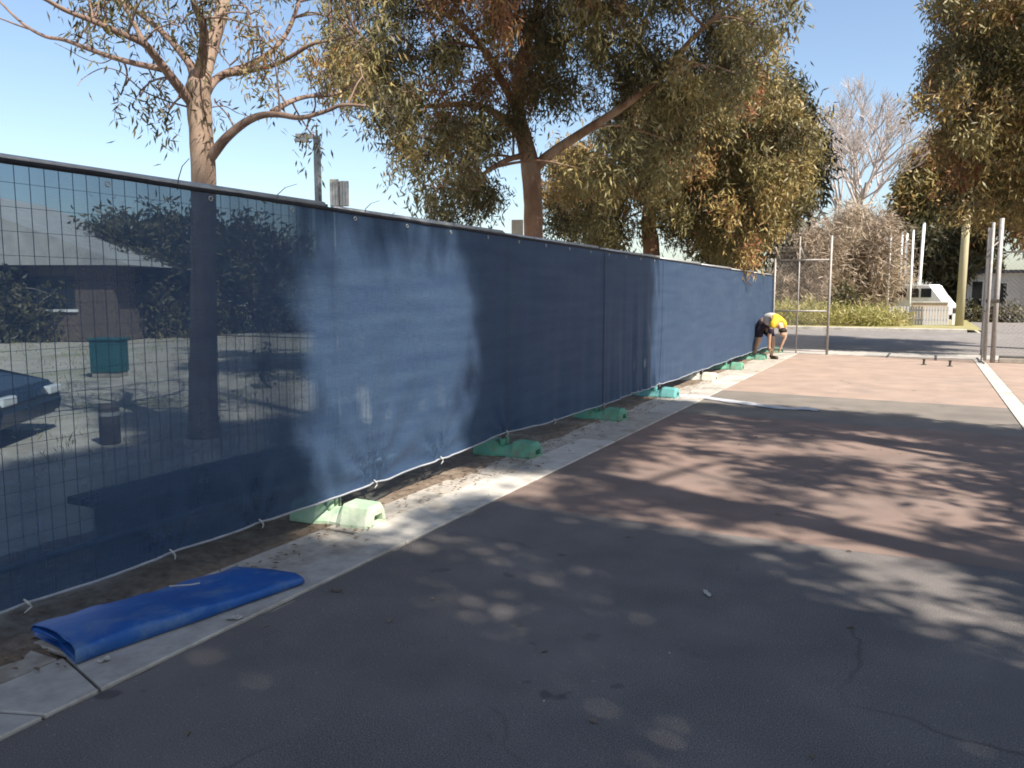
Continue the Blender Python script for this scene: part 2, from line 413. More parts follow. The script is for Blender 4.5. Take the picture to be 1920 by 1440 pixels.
# ------------------------------------------------------------------ leaves and trees
def leaves_mesh(centers, n_each, spread, tints, L=(.14, .24), Wd=(.03, .05), droop=1.2, squash=1.5, hang=.12):
    # centers Kx3: around each n_each drooping leaves, one diamond each
    K = len(centers); n = K * n_each
    c = np.repeat(np.asarray(centers), n_each, 0)
    sp = np.repeat(np.broadcast_to(np.asarray(spread), (K,)), n_each)[:, None]
    p = c + rng.normal(0, 1, (n, 3)) * sp * np.array([1, 1, squash]) * .55
    p[:, 2] -= np.abs(rng.normal(0, hang, n))
    d = rng.normal(0, 1, (n, 3)); d[:, 2] -= droop; d /= np.linalg.norm(d, axis=1)[:, None]
    w = np.cross(d, rng.normal(0, 1, (n, 3))); w /= np.linalg.norm(w, axis=1)[:, None] + 1e-9
    l = rng.uniform(*L, n)[:, None]; ww = rng.uniform(*Wd, n)[:, None] * .5
    nrm = np.cross(d, w)
    a = p; b = p + d * l * .45 + w * ww + nrm * l * .04; e = p + d * l; g = p + d * l * .45 - w * ww + nrm * l * .04
    V = np.stack([a, b, e, g], 1).reshape(-1, 3)
    t = np.repeat(np.asarray(tints), n_each) + rng.normal(0, .10, n)
    return V, np.clip(t, 0, 1)
def leaf_obj(name, parts, m, parent, origin):
    V = np.concatenate([p[0] for p in parts]) - np.asarray(origin); T = np.concatenate([p[1] for p in parts])
    nf = len(T); me = bpy.data.meshes.new(name)
    me.vertices.add(nf * 4); me.vertices.foreach_set('co', V.astype(np.float32).ravel())
    me.loops.add(nf * 4); me.loops.foreach_set('vertex_index', np.arange(nf * 4, dtype=np.int32))
    me.polygons.add(nf); me.polygons.foreach_set('loop_start', np.arange(0, nf * 4, 4, dtype=np.int32))
    me.polygons.foreach_set('loop_total', np.full(nf, 4, dtype=np.int32))
    me.update(calc_edges=True)
    a = me.attributes.new('tint', 'FLOAT', 'FACE'); a.data.foreach_set('value', T.astype(np.float32))
    me.materials.append(m)
    return link(bpy.data.objects.new(name, me), parent)

def tree(name, label, trunk, limbs, clumps, bark, leafm, twig=True, sub=9, leaves=26, subspread=.26, cat='tree', group=None, nstems=8, L=(.14, .24), Wd=(.03, .05), limbmat=None, droop=1.2, auto_r=.035, limb_attach=None):
    """trunk: [(p, r)...]; limbs: list of [(p, r)...]; clumps: [(p, radius, tint)]"""
    base = np.array(trunk[0][0], float); O = Vector(base)
    root = thing(name, label, cat, base, 0, group)
    bm = bmesh.new()
    tp = spline([p for p, r in trunk], 4); tr = np.interp(np.linspace(0, len(trunk) - 1, len(tp)), range(len(trunk)), [r for p, r in trunk])
    tube(bm, [p - O for p in tp], [r * (1 + .06 * wob(i * 1.3, 2)) for i, r in enumerate(tr)], 12)
    obj('trunk', bm, bark, root, True)
    bm = bmesh.new(); nodes_ = [(Vector(p), r) for p, r in zip(tp[len(tp) // 2:], tr[len(tp) // 2:])]
    if limb_attach is not None: nodes_ = [(p, r) for p, r in nodes_ if p.z > limb_attach]
    for lb in limbs:
        pp = spline([p for p, r in lb], 4); rr = np.interp(np.linspace(0, len(lb) - 1, len(pp)), range(len(lb)), [r for p, r in lb])
        tube(bm, [p - O for p in pp], list(rr), 8)
        nodes_ += [(p, r) for p, r in zip(pp[3:], rr[3:])]
    parts = []
    order = sorted(range(len(clumps)), key=lambda i: (Vector(clumps[i][0]) - O).length)
    for i in order:
        c, rad, tint = clumps[i]; cv = Vector(c)
        # branch from the best wood already there (prefer lower and nearer)
        best = min(nodes_, key=lambda q: (q[0] - cv).length * (1.0 if q[0].z < cv.z + .3 else 1.6) + (0 if q[1] > .012 else .5))
        a, ar = best; dist = (cv - a).length
        if dist > .15:
            mid = a.lerp(cv, .5) + Vector((random.uniform(-.12, .12), random.uniform(-.12, .12), .10)) * dist
            r0 = min(ar * .75, auto_r * (.5 + .28 * dist))
            pp = spline([a, mid, cv], 4); rr = np.linspace(r0, max(.006, r0 * .35), len(pp))
            tube(bm, [p - O for p in pp], list(rr), 5, False)
            nodes_ += [(p, r) for p, r in list(zip(pp, rr))[3:]]
        k = max(2, int(sub * (rad / .6) ** 2))
        d = rng.normal(0, 1, (k, 3)); d /= np.linalg.norm(d, axis=1)[:, None]
        cs = np.asarray(c) + d * (rng.uniform(.15, 1, (k, 1)) ** .6) * rad * np.array([1, 1, .8])
        if twig:
            for q in cs[:nstems]:
                tube(bm, [cv - O, (cv.lerp(Vector(q), .6) - O) + Vector((0, 0, .05)), Vector(q) - O], [.009, .006, .003], 3, False)
        parts.append(leaves_mesh(cs, leaves, subspread, np.full(k, tint), L, Wd, droop))
    obj('branches', bm, limbmat or bark, root, True)
    if parts: leaf_obj('crown', parts, leafm, root, base)
    return root

def inpoly(x, y, P):
    c = False; j = len(P) - 1
    for i in range(len(P)):
        if (P[i][1] > y) != (P[j][1] > y) and x < (P[j][0] - P[i][0]) * (y - P[i][1]) / (P[j][1] - P[i][1]) + P[i][0]: c = not c
        j = i
    return c
def crown_clumps(poly, D, dD, n, rad, tintf, holes=(), mind=.0):
    xs = [p[0] for p in poly]; ys = [p[1] for p in poly]; out = []; tries = 0
    while len(out) < n and tries < 60000:
        tries += 1
        u = random.uniform(min(xs), max(xs)); v = random.uniform(min(ys), max(ys))
        if not inpoly(u, v, poly): continue
        if any(inpoly(u, v, h) and random.random() < pr for h, pr in holes): continue
        dd = D + random.uniform(-dD, dD); p = far(u, v, dd)
        if mind and any(np.linalg.norm(p - q[0]) < mind for q in out): continue
        out.append((p, rad * random.uniform(.7, 1.25), min(1, max(0, tintf(u, v, dd)))))
    return out

# --- left gum: bare reaching limbs, traced in the round
D0 = 9.13
def zp(x, y, d=0.0): return far(x * .36458, y * .36458, D0 + d)
def limb(pts, r0, r1, d1, d0=0):
    n = len(pts); return [(zp(x, y, d0 + (d1 - d0) * (i / (n - 1))), r0 + (r1 - r0) * (i / (n - 1)) ** .8) for i, (x, y) in enumerate(pts)]
tb = gp(381, 815)
trunk = [(tb - np.array([0, 0, .1]), .17), (far(381, 700, D0), .14), (far(382, 500, D0), .125), (zp(1048, 930), .122), (zp(1035, 700), .118), (zp(1025, 560), .12), (zp(1022, 450), .125), (zp(1040, 370, .05), .10), (zp(1082, 250, .1), .078), (zp(1125, 110, .15), .07), (zp(1158, -20, .2), .06), (zp(1190, -200, .2), .05), (zp(1210, -420, .1), .03), (zp(1230, -600, 0), .015)]
L1 = limb([(1010, 440), (1035, 330), (1050, 200), (1035, 110), (1005, 40), (985, -40), (960, -180), (970, -330)], .065, .015, -.9)
L2 = limb([(1005, 440), (985, 345), (930, 270), (870, 200), (770, 110), (680, 45), (590, -15), (480, -90)], .055, .012, .8)
L3 = limb([(1000, 545), (930, 460), (860, 370), (790, 280), (740, 225), (620, 170), (480, 110), (330, 50), (220, -10), (80, -60)], .058, .012, -1.2)
L3b = limb([(740, 225), (705, 150), (655, 60), (620, -20), (600, -120)], .03, .01, .2, -.5)
L4 = limb([(830, 355), (690, 325), (580, 295), (450, 250), (330, 205), (240, 190), (150, 145), (70, 80), (0, 10), (-80, -60)], .032, .008, .9, -.25)
L4b = limb([(170, 155), (80, 125), (0, 95), (-120, 60)], .012, .005, 1.2, .7)
R1 = limb([(1050, 500), (1075, 450), (1115, 405), (1185, 368), (1290, 330), (1400, 260), (1480, 160), (1530, 30), (1545, -40), (1580, -160)], .055, .014, .9)
R1b = limb([(1150, 385), (1300, 360), (1420, 330), (1530, 270), (1610, 225), (1740, 200), (1850, 160)], .034, .012, -.6, .15)
R2 = limb([(1065, 830), (1105, 780), (1165, 708), (1260, 630), (1350, 592), (1440, 590), (1550, 605), (1680, 570), (1760, 540), (1880, 545)], .062, .012, -1.0)
R2b = limb([(1400, 575), (1500, 520), (1590, 495), (1700, 490), (1800, 450), (1900, 400)], .03, .010, .3, -.4)
T1 = limb([(985, 555), (860, 520), (740, 470), (680, 420), (620, 370), (530, 350), (430, 400), (400, 440)], .010, .003, -.6)
T2 = limb([(580, 300), (520, 325), (430, 300), (360, 260), (280, 220)], .006, .003, .6, .2)
T3 = limb([(1050, 560), (1150, 545), (1220, 580), (1290, 600)], .008, .003, .3)
cl = []
def cz(x, y, d, rad, tint): cl.append((zp(x, y, d), rad, tint))
for _ in range(13): cz(random.uniform(1180, 1600), random.uniform(-80, 440), random.uniform(-.9, .9), .18, random.uniform(.3, 1))
for _ in range(22): cz(random.uniform(430, 1000), random.uniform(-160, 130), random.uniform(-.9, .9), .22, random.uniform(.0, .5))
for _ in range(10): cz(random.uniform(940, 1300), random.uniform(-150, 260), random.uniform(-.6, .6), .16, random.uniform(.0, .6))
for _ in range(26): cz(random.uniform(1680, 1930), random.uniform(-60, 500), random.uniform(-1, 1), .28, random.uniform(.2, .85))
for _ in range(50): cz(random.uniform(300, 1800), random.uniform(-700, -150), random.uniform(-1.5, 1.5), .34, random.uniform(.1, .8))
for x, y in ((620, 490), (720, 500), (790, 410), (820, 470), (870, 570), (845, 640), (1110, 530), (1580, 640), (1600, 690), (1400, 450)): cz(x, y, random.uniform(-.4, .2), .09, .1)
tree('gum_tree', 'tall gum with bare reaching limbs and thin leaves, nearest trunk behind the fence', trunk,
     [L1, L2, L3, L3b, L4, L4b, R1, R1b, R2, R2b, T1, T2, T3], cl, M['bark'], M['leaf'], sub=11, leaves=20, subspread=.14, nstems=3, L=(.08, .14), Wd=(.015, .026), limbmat=M['limb'], auto_r=.02)

# --- central gum with the wide dense crown
D1 = 14.0
def tz(u, v, d): return far(u, v, d)
t0 = far(1000, 440, D1); b1 = np.array([t0[0], t0[1], -.1])
trunk = [(b1, .24), (b1 + [0, 0, .8], .19), (tz(1000, 440, D1), .165), (tz(999, 370, D1), .16), (tz(994, 310, D1), .165), (tz(985, 270, D1), .14), (tz(970, 190, D1 + .2), .12), (tz(985, 90, D1 + .4), .10), (tz(1010, 0, D1 + .5), .08), (tz(1000, -120, D1 + .4), .06), (tz(1015, -260, D1), .03)]
lmb = [[(tz(1003, 315, D1), .10), (tz(1030, 290, D1 - .1), .085), (tz(1090, 250, D1 - .4), .075), (tz(1160, 205, D1 - .7), .065), (tz(1230, 150, D1 - 1.1), .05), (tz(1300, 70, D1 - 1.4), .035), (tz(1380, 0, D1 - 1.6), .02)],
       [(tz(985, 270, D1), .08), (tz(940, 220, D1 + .3), .07), (tz(880, 195, D1 + .6), .05), (tz(800, 200, D1 + .9), .035), (tz(720, 190, D1 + 1.1), .02)],
       [(tz(975, 220, D1), .08), (tz(930, 130, D1 - .5), .065), (tz(880, 60, D1 - .9), .05), (tz(800, 0, D1 - 1.2), .035), (tz(720, -80, D1 - 1.5), .02)],
       [(tz(990, 120, D1 + .3), .07), (tz(1080, 60, D1 + .8), .055), (tz(1180, -20, D1 + 1.4), .04), (tz(1300, -100, D1 + 1.7), .025)],
       [(tz(992, 290, D1), .06), (tz(950, 300, D1 - .6), .045), (tz(900, 330, D1 - 1.0), .03), (tz(860, 360, D1 - 1.2), .02)]]
poly = [(615, -260), (600, 40), (640, 170), (690, 235), (735, 290), (790, 330), (815, 385), (850, 420), (905, 415), (950, 375), (985, 300), (1040, 300), (1060, 340), (1110, 330), (1180, 320), (1260, 300), (1330, 260), (1400, 190), (1415, 105), (1455, 50), (1480, -30), (1450, -260)]
def vary():  # dark and bright tints put lit and shaded clumps into the leaf colour
    q = random.random()
    return random.uniform(0, .22) if q < .24 else random.uniform(.28, .62) if q < .62 else random.uniform(.6, .88)
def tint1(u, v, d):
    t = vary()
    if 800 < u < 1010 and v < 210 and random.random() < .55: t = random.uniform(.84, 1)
    if u > 1350 and random.random() < .5: t += .15  # raised tint paints in the sunlit yellow of the right side
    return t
cl = crown_clumps(poly, D1, 2.3, 230, .44, tint1, holes=[([(795, 95), (905, 95), (900, 215), (800, 215)], .85), ([(950, 225), (1110, 195), (1120, 260), (1060, 330), (1050, 470), (940, 470), (935, 290)], .97)], mind=.46)
C1 = cl
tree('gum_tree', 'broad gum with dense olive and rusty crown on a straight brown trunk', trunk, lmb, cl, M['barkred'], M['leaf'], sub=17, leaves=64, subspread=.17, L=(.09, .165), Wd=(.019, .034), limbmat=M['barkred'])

# --- third gum, to the right, crown low over the fence
D2 = 20.0
t0 = far(1222, 465, D2); b2 = np.array([t0[0], t0[1], -.1])
trunk = [(b2, .26), (b2 + [0, 0, 1.2], .21), (tz(1221, 465, D2), .2), (tz(1216, 420, D2), .18), (tz(1225, 360, D2 + .1), .15), (tz(1250, 290, D2 + .2), .12), (tz(1275, 220, D2 + .3), .09), (tz(1290, 130, D2 + .2), .05)]
poly = [(1030, 300), (1045, 400), (1090, 455), (1160, 465), (1190, 425), (1260, 440), (1330, 460), (1390, 470), (1430, 430), (1475, 390), (1520, 340), (1535, 290), (1510, 230), (1490, 160), (1430, 125), (1340, 120), (1200, 180), (1100, 250)]
cl = crown_clumps(poly, D2, 2.6, 190, .50, lambda u, v, d: vary(), holes=[([(1165, 330), (1245, 370), (1250, 480), (1150, 480)], .85), ([(1260, 410), (1340, 420), (1340, 480), (1260, 480)], .6), ([(1095, 250), (1180, 250), (1170, 310), (1090, 310)], .6)], mind=.55)
lmb = [[(tz(1225, 370, D2), .10), (tz(1290, 320, D2 - .7), .08), (tz(1370, 290, D2 - 1.2), .06), (tz(1450, 280, D2 - 1.5), .03)],
       [(tz(1220, 390, D2), .10), (tz(1170, 350, D2 + .6), .07), (tz(1110, 340, D2 + .9), .04)],
       [(tz(1235, 330, D2), .10), (tz(1310, 250, D2 + .9), .08), (tz(1400, 210, D2 + 1.4), .05), (tz(1480, 190, D2 + 1.6), .03)]]
tree('gum_tree', 'bushy gum with low hanging crown over the far part of the fence', trunk, lmb, cl, M['barkred'], M['leaf'], sub=15, leaves=52, subspread=.20, L=(.11, .19), Wd=(.025, .042))

# --- fourth gum, darker, last of the row
D3 = 26.0
t0 = far(1336, 490, D3); b3 = np.array([t0[0], t0[1], -.1])
trunk = [(b3, .25), (tz(1336, 490, D3), .2), (tz(1340, 430, D3), .17), (tz(1370, 350, D3), .13), (tz(1400, 250, D3), .07)]
poly = [(1290, 400), (1300, 455), (1350, 470), (1410, 470), (1460, 410), (1510, 360), (1540, 315), (1525, 265), (1505, 200), (1480, 140), (1430, 130), (1380, 200)]
cl = crown_clumps(poly, D3, 2.6, 120, .62, lambda u, v, d: random.uniform(.0, .7), mind=.5)
tree('gum_tree', 'dark leaved gum at the far end of the row, behind the fence end', trunk, [], cl, M['barkred'], M['leafdark'], sub=11, leaves=24, subspread=.32, L=(.2, .32), Wd=(.05, .075), auto_r=.06)

# --- gum at the right beside the gate, crown hanging into the picture
D4 = 24.0
b4 = np.array([2.75, 25.3, -.1])
trunk = [(b4, .30), (b4 + [.05, 0, 1.2], .25), (b4 + [.2, .2, 3.0], .23), (b4 + [.1, .3, 4.6], .19), (b4 + [-.2, .4, 6.2], .15), (b4 + [-.3, .4, 8.0], .10), (b4 + [-.2, .3, 10.0], .05)]
poly = [(1740, 150), (1735, 200), (1775, 260), (1800, 330), (1795, 380), (1825, 390), (1860, 380), (1900, 400), (1980, 430), (2120, 360), (2160, 100), (2150, -250), (1820, -260), (1790, -60), (1755, 30), (1760, 100)]
cl = crown_clumps(poly, D4, 3.0, 300, .55, lambda u, v, d: min(.95, vary() + .08), holes=[([(1760, 215), (1810, 215), (1810, 300), (1760, 300)], .5)], mind=.5)
lmb = [[(b4 + [.15, .2, 3.4], .14), (tz(1905, 270, D4 - .6), .11), (tz(1890, 210, D4 - .9), .09), (tz(1850, 130, D4 - 1.2), .06), (tz(1800, 60, D4 - 1.5), .03)],
       [(b4 + [.1, .3, 4.4], .12), (tz(1900, 300, D4), .09), (tz(1850, 290, D4 - .3), .07), (tz(1790, 250, D4 - .5), .04), (tz(1740, 190, D4 - .6), .02)]]
tree('gum_tree', 'large gum at the right edge beside the street, crown hanging above the gate', trunk, lmb, cl, M['bark'], M['leaf'], sub=11, leaves=58, subspread=.24, L=(.12, .20), Wd=(.032, .05))

# --- shade trees standing beside the camera, out of frame on the right
kx = SUN.x / SUN.z; ky = SUN.y / SUN.z
DAP = [(985, 905), (1180, 815), (1330, 775), (1560, 800), (1960, 850), (1980, 1190), (1760, 1190), (1560, 1110), (1400, 1050), (1260, 1005), (1100, 950)]
GLIT = [(590, 930), (660, 900), (880, 865), (930, 900), (780, 965), (660, 1020), (590, 1020)]
SPOTS = [(950, 1160, 50, 26), (915, 1330, 62, 28), (465, 1370, 55, 34), (1010, 1230, 40, 18), (1600, 1410, 60, 25), (1450, 1010, 70, 40), (1440, 1390, 50, 20), (1150, 1190, 34, 16), (1590, 1130, 50, 20),
         (1330, 1290, 40, 16), (700, 1235, 34, 18), (1130, 1390, 45, 18), (1750, 1330, 60, 22), (1270, 955, 45, 22), (1075, 955, 36, 16), (40, 1270, 40, 30)]
def want(L, fence):
    x, y, z = L
    if fence:
        if y > 10.9: return 0
        lo = 3.75 + .06 * wob(z * 3, 1); hi = 5.75 + .25 * (1 - z) * 0 + .15 * wob(z * 2.2, 4)
        if lo < y < hi: return .0 if not (5.0 < y < 5.45 and .45 < z < 1.15) else .9
        return 1
    if y > 11.0 + .15 * wob(x * 2, 5) + (.0 if x < 0 else -.3): return 0
    q = pix((x, y, 0))
    if q:
        if inpoly(q[0], q[1], GLIT): return 0
        if inpoly(q[0], q[1], DAP): return .47
        if any(((q[0] - a) / c) ** 2 + ((q[1] - b) / d) ** 2 < (1.0 if b > 1290 else .6) for a, b, c, d in SPOTS): return 0
    return .95
def place(L):
    x, y, z = L
    X = random.uniform(max(5.0, x + 3.2), max(5.0, x + 3.2) + 3.6)
    h = (X - x) / kx
    return np.array([X, y + h * ky, z + h])
def land(P):
    h = (P[0] - FX) / kx; z = P[2] - h
    if 0.05 < z < 2.1: return (FX, P[1] - h * ky, z), True
    if z >= 2.1: return None, None
    return (P[0] - P[2] * kx, P[1] - P[2] * ky, 0), False
targets = []
for gx in np.arange(-3.3, 6.5, .42):
    for gy in np.arange(-3.5, 11, .42): targets.append(((gx + random.uniform(-.25, .25), gy + random.uniform(-.25, .25), 0), False))
for gy in np.arange(-2, 11, .38):
    for gz in np.arange(.1, 2.3, .36): targets.append(((FX, gy + random.uniform(-.2, .2), gz + random.uniform(-.2, .2)), True))
BACK = [(-60, 905), (150, 850), (590, 765), (590, 885), (300, 935), (-60, 1005)]
for u in range(-40, 600, 26):
    for v_ in range(770, 1010, 15):
        if inpoly(u, v_, BACK):
            g_ = gp(u + random.uniform(-12, 12), v_ + random.uniform(-6, 6))
            if g_[0] < -5.2: targets.append(((g_[0], g_[1], 0.0), None))
tb_ = gp(381, 815)
for c_, r_, t_ in C1:
    q = pix(c_)
    if q and q[0] < 1290 and wob(c_[0] * .55 + 3, c_[2] * .8) > .0 and c_[2] < 6.8:
        for _ in range(2): targets.append(((c_[0] + random.uniform(-.3, .3), c_[1] + random.uniform(-.3, .3), c_[2] + random.uniform(-.3, .3)), None))
for _ in range(26): targets.append(((tb_[0] + random.uniform(-.3, .3), tb_[1] + random.uniform(-.3, .3), random.uniform(0, 2.2)), None))
stand = [np.array([7.2, -6.0, 0]), np.array([6.6, -1.6, 0]), np.array([7.6, 2.2, 0]), np.array([6.9, 6.0, 0])]
bins = [[] for _ in stand]
print('shade targets', len(targets))
offs = [(0, 0, 0), (.3, 0, 0), (-.3, 0, 0), (0, .34, 0), (0, -.34, 0), (0, 0, .3), (0, 0, -.3)]
more = []
for L, fn in targets:
    if fn is None: continue
    j_ = (L[0] if fn else L[0] + random.uniform(-.2, .2), L[1] + random.uniform(-.2, .2), L[2])
    if want(j_, fn) >= .9: more.append((j_, fn))
targets += more
for L, fn in targets:
    pw = .9 if fn is None else want(L, fn)
    if random.random() > pw: continue
    P = place(L); ok = True
    q = pix(P)
    if q and -200 < q[0] < 2080 and -160 < q[1] < 1600: continue
    for o in offs[1:]:
        l2, f2 = land(P + np.array(o))
        if l2 is not None and want(l2, f2) == 0: ok = False; break
    if not ok: continue
    k = min(range(len(stand)), key=lambda i: abs(stand[i][1] - P[1]) + .3 * abs(stand[i][0] - P[0]))
    bins[k].append((P, .27 if (fn is False and want(L, fn) < .9) else .36, random.uniform(.1, .8)))
for k, s in enumerate(stand):
    if not bins[k]: continue
    zt = max(c[0][2] for c in bins[k])
    tk = [(s - [0, 0, .1], .26), (s + [.05, .05, 1.5], .22), (s + [-.1, .1, 3.2], .19), (s + [-.2, 0, zt * .55], .14), (s + [.0, -.2, zt * .8], .08), (s + [.1, 0, zt * .95], .03)]
    tree('gum_tree', ['shade gum beside the driveway, rearmost, well behind the camera', 'shade gum beside the driveway, just behind the camera', 'shade gum beside the driveway, level with the folded blue sheet', 'shade gum beside the driveway, farthest forward of the four'][k], tk, [], bins[k], M['bark'], M['leaf'], sub=22, leaves=22, subspread=.22, L=(.20, .30), Wd=(.055, .085), twig=False, group='shade gums beside the driveway', auto_r=.05)

# --- bare deciduous tree far behind
def bare_tree(name, label, base, height, spread, seed, bark, levels=5, r0=.3, first=.28, cat='tree', kids=(3, 4), fine=.012):
    rd = random.Random(seed); root = thing(name, label, cat, base)
    bmt = bmesh.new(); bmb = bmesh.new()
    lead = [Vector((0, 0, -.1)), Vector((.05, 0, height * first * .5)), Vector((-.05, .05, height * first))]
    tube(bmt, spline(lead, 4), list(np.linspace(r0, r0 * .75, 9)), 8); obj('trunk', bmt, bark, root, True)
    def grow(p, d, ln, r, lv):
        q1 = p + d * ln * .5 + Vector((rd.uniform(-1, 1), rd.uniform(-1, 1), rd.uniform(-.2, .6))) * ln * .06
        d2 = (d + Vector((0, 0, .18))).normalized(); q2 = q1 + d2 * ln * .5
        tube(bmb, [p, q1, q2], [r, r * .8, r * .62], 5 if lv > 2 else 3, False)
        if lv == 0: return
        for _ in range(rd.randint(*kids)):
            a = rd.uniform(0, 6.283); s = rd.uniform(.25, .62) * spread
            o = d2.orthogonal().normalized(); o2 = d2.cross(o)
            nd = (d2 + (o * math.cos(a) + o2 * math.sin(a)) * s + Vector((0, 0, .08))).normalized()
            st = q2 if rd.random() < .6 else q1.lerp(q2, rd.random())
            grow(st, nd, ln * rd.uniform(.58, .8), max(fine, r * .58), lv - 1)
    top = lead[-1]
    for k in range(5):
        a = k * 1.257 + rd.uniform(-.3, .3); s = .12 if k == 0 else rd.uniform(.3, .6) * spread
        grow(top - Vector((0, 0, k * height * .02)), Vector((math.cos(a) * s, math.sin(a) * s, 1)).normalized(), height * .27, r0 * .55, levels - 1)
    obj('branches', bmb, bark, root, True)
    return root
pb = far(1590, 560, 58); pb[2] = 0
bare_tree('bare_tree', 'tall leafless grey tree rising behind the brown thicket', pb, 14.2, 1.35, 5, M['barkgrey'], 6, .34, .28, fine=.018, kids=(3, 4))
pb = far(1455, 560, 50); pb[2] = 0
bare_tree('bare_tree', 'small leafless tree just beyond the fence end', pb, 7.0, 1.1, 9, M['barkgrey'], 5, .14, .3, fine=.012)

# brown thicket trees, dark shrub
def bush(name, label, poly, D, dD, n, rad, m, tint, sub=8, leaves=22, L=(.25, .5), Wd=(.05, .09), spread=.45, bark='barkgrey', group=None, cat='shrub', mind=.3, droop=.3):
    cl = crown_clumps(poly, D, dD, n, rad, tint, mind=mind)
    cx = sum(p[0] for p in poly) / len(poly); b = far(cx, 600, D); b[2] = 0.0
    top = max(c[0][2] for c in cl)
    tk = [(b - [0, 0, .05], .09), (b + [0, 0, top * .25], .07), (b + [.05, 0, top * .5], .05), (b + [0, .1, top * .8], .02)]
    return tree(name, label, tk, [], cl, M[bark], M[m], sub=sub, leaves=leaves, subspread=spread, L=L, Wd=Wd, cat=cat, group=group, droop=droop, auto_r=.03)
bt = lambda u, v, d: random.uniform(.1, .95)
bush('brown_tree', 'rounded brown tree with rusty twigs, largest of the thicket behind the gate', [(1540, 590), (1545, 450), (1580, 410), (1620, 395), (1660, 420), (1690, 470), (1690, 590)], 47, 2.5, 95, .75, 'leafbrown', bt, cat='tree', L=(.3, .7), Wd=(.03, .06))
bush('brown_tree', 'greyish brown tree at the left of the thicket, above the leaning worker', [(1462, 590), (1465, 480), (1490, 440), (1530, 420), (1560, 450), (1555, 590)], 44, 2.0, 70, .65, 'leafbrown', lambda u, v, d: random.uniform(0, .6), cat='tree', L=(.3, .7), Wd=(.03, .06))
bush('evergreen_shrub', 'dark green upright shrub in front of the brown thicket', [(1564, 600), (1562, 560), (1575, 540), (1592, 545), (1596, 600)], 41, .5, 16, .4, 'leafdark', lambda u, v, d: random.uniform(.3, 1), L=(.15, .3), Wd=(.06, .1), sub=12, spread=.25, mind=.1)
# background gums at the right
bush('gum_tree', 'distant gum with light brown crown behind the power pole', [(1690, 380), (1700, 330), (1740, 270), (1770, 260), (1790, 300), (1800, 420), (1780, 470), (1700, 440)], 62, 3, 85, 1.0, 'leaf', lambda u, v, d: random.uniform(.4, .9), cat='tree', bark='bark', L=(.35, .6), Wd=(.1, .16), droop=1)
bush('gum_tree', 'distant dark gum with leaning limbs between white poles and power pole', [(1715, 480), (1740, 420), (1800, 390), (1850, 400), (1870, 450), (1840, 500), (1800, 545), (1765, 545), (1735, 510)], 54, 3, 44, .85, 'leafdark', lambda u, v, d: random.uniform(.2, 1), cat='tree', bark='bark', L=(.3, .55), Wd=(.09, .14), droop=1)
bush('gum_tree', 'distant reddish gum at the right edge above the grey building', [(1880, 350), (1930, 310), (2000, 330), (2010, 480), (1940, 440), (1900, 420)], 50, 2.5, 45, .8, 'leaf', lambda u, v, d: random.uniform(.6, 1), cat='tree', bark='bark', L=(.3, .5), Wd=(.08, .13), droop=1)

# weeds on the verge, roadside bushes
wp = []
wn_ = 430
cs = np.stack([rng.uniform(-6.5, -.6, wn_), rng.uniform(36.2, 40.5, wn_), rng.uniform(.12, .70, wn_)], 1)
cs[:, 2] *= np.clip(1.0 - .55 * np.clip((cs[:, 0] + 4.0) / 3.2, 0, 1), .2, 1)
V = leaves_mesh(cs, 26, .30, rng.uniform(.1, .9, wn_), (.18, .36), (.03, .06), droop=-.8, hang=.02)
w = leaf_obj('roadside_weeds', [V], M['weed'], None, (0, 0, 0)); stuff(w)
w['label'] = 'yellow green weeds on the far verge'
# grass tufts along the fence line beyond the cloth and by the verge
cs = np.stack([rng.uniform(-30, -4.6, 2600), rng.uniform(4, 30, 2600), np.full(2600, .0)], 1)
V = leaves_mesh(cs, 8, .18, rng.uniform(.2, 1, 2600), (.05, .14), (.008, .014), droop=-1.6, hang=0)
stuff(leaf_obj('grass_tufts', [V], M['weed'], None, (0, 0, 0)))['label'] = 'short grass tufts on the dry ground behind the fence'

# ------------------------------------------------------------------ temporary fence
JY = [4.1 + 2.4 * k for k in range(-3, 8)]          # panel joints along Y
def ztop(y): return 2.07 - .0068 * (y - 2)
def panel_proto():
    t = thing('temporary_fence', '', 'fence panel', (FX, 0, 0), 0, 'temporary fence panels under the blue cloth')
    H_ = 2.06; Lp = 2.36
    for y in (.02, Lp + .02):
        bm = bmesh.new(); tube(bm, [(0, y, .04), (0, y, H_)], .017, 8); obj('post', bm, M['poststeel'], t, True)
    bm = bmesh.new(); tube(bm, [(0, .037, H_ - .006), (0, Lp + .003, H_ - .006)], .021, 8); obj('top_rail', bm, M['steel'], t, True)
    bm = bmesh.new(); tube(bm, [(0, .037, .34), (0, Lp + .003, .34)], .016, 8); obj('bottom_rail', bm, M['steel'], t, True)
    bm = bmesh.new()
    for i in range(1, 36): tube(bm, [(-.004, .02 + i * Lp / 36, .165), (-.004, .02 + i * Lp / 36, H_ - .02)], .0017, 4, False)
    for j in range(1, 19): tube(bm, [(.001, .03, .16 + j * .1), (.001, Lp + .01, .16 + j * .1)], .0013, 4, False)
    stuff(obj('wire_mesh', bm, M['wire'], t))
    bm = bmesh.new(); box(bm, -.055, -.005, -.05, .045, 1.80, 1.845, .004); tube(bm, [(-.075, 0, 1.822), (.0, 0, 1.822)], .007, 6); obj('clamp', bm, M['steel'], t)
    return t
where = ['hidden at the left edge outside the view', 'reaching past the left edge of the picture', 'behind the folded blue sheet on the gutter',
         'between the pale foot and the next green foot', 'third from the pale foot, in full shade', 'between the two deep green feet',
         'at the far edge of the shade, ending at the teal foot', 'just past the teal foot, where the sunlit part begins', 'between the bleached pale block and the last green foot', 'behind the stooping worker', 'last one at the gate']
pr0 = None
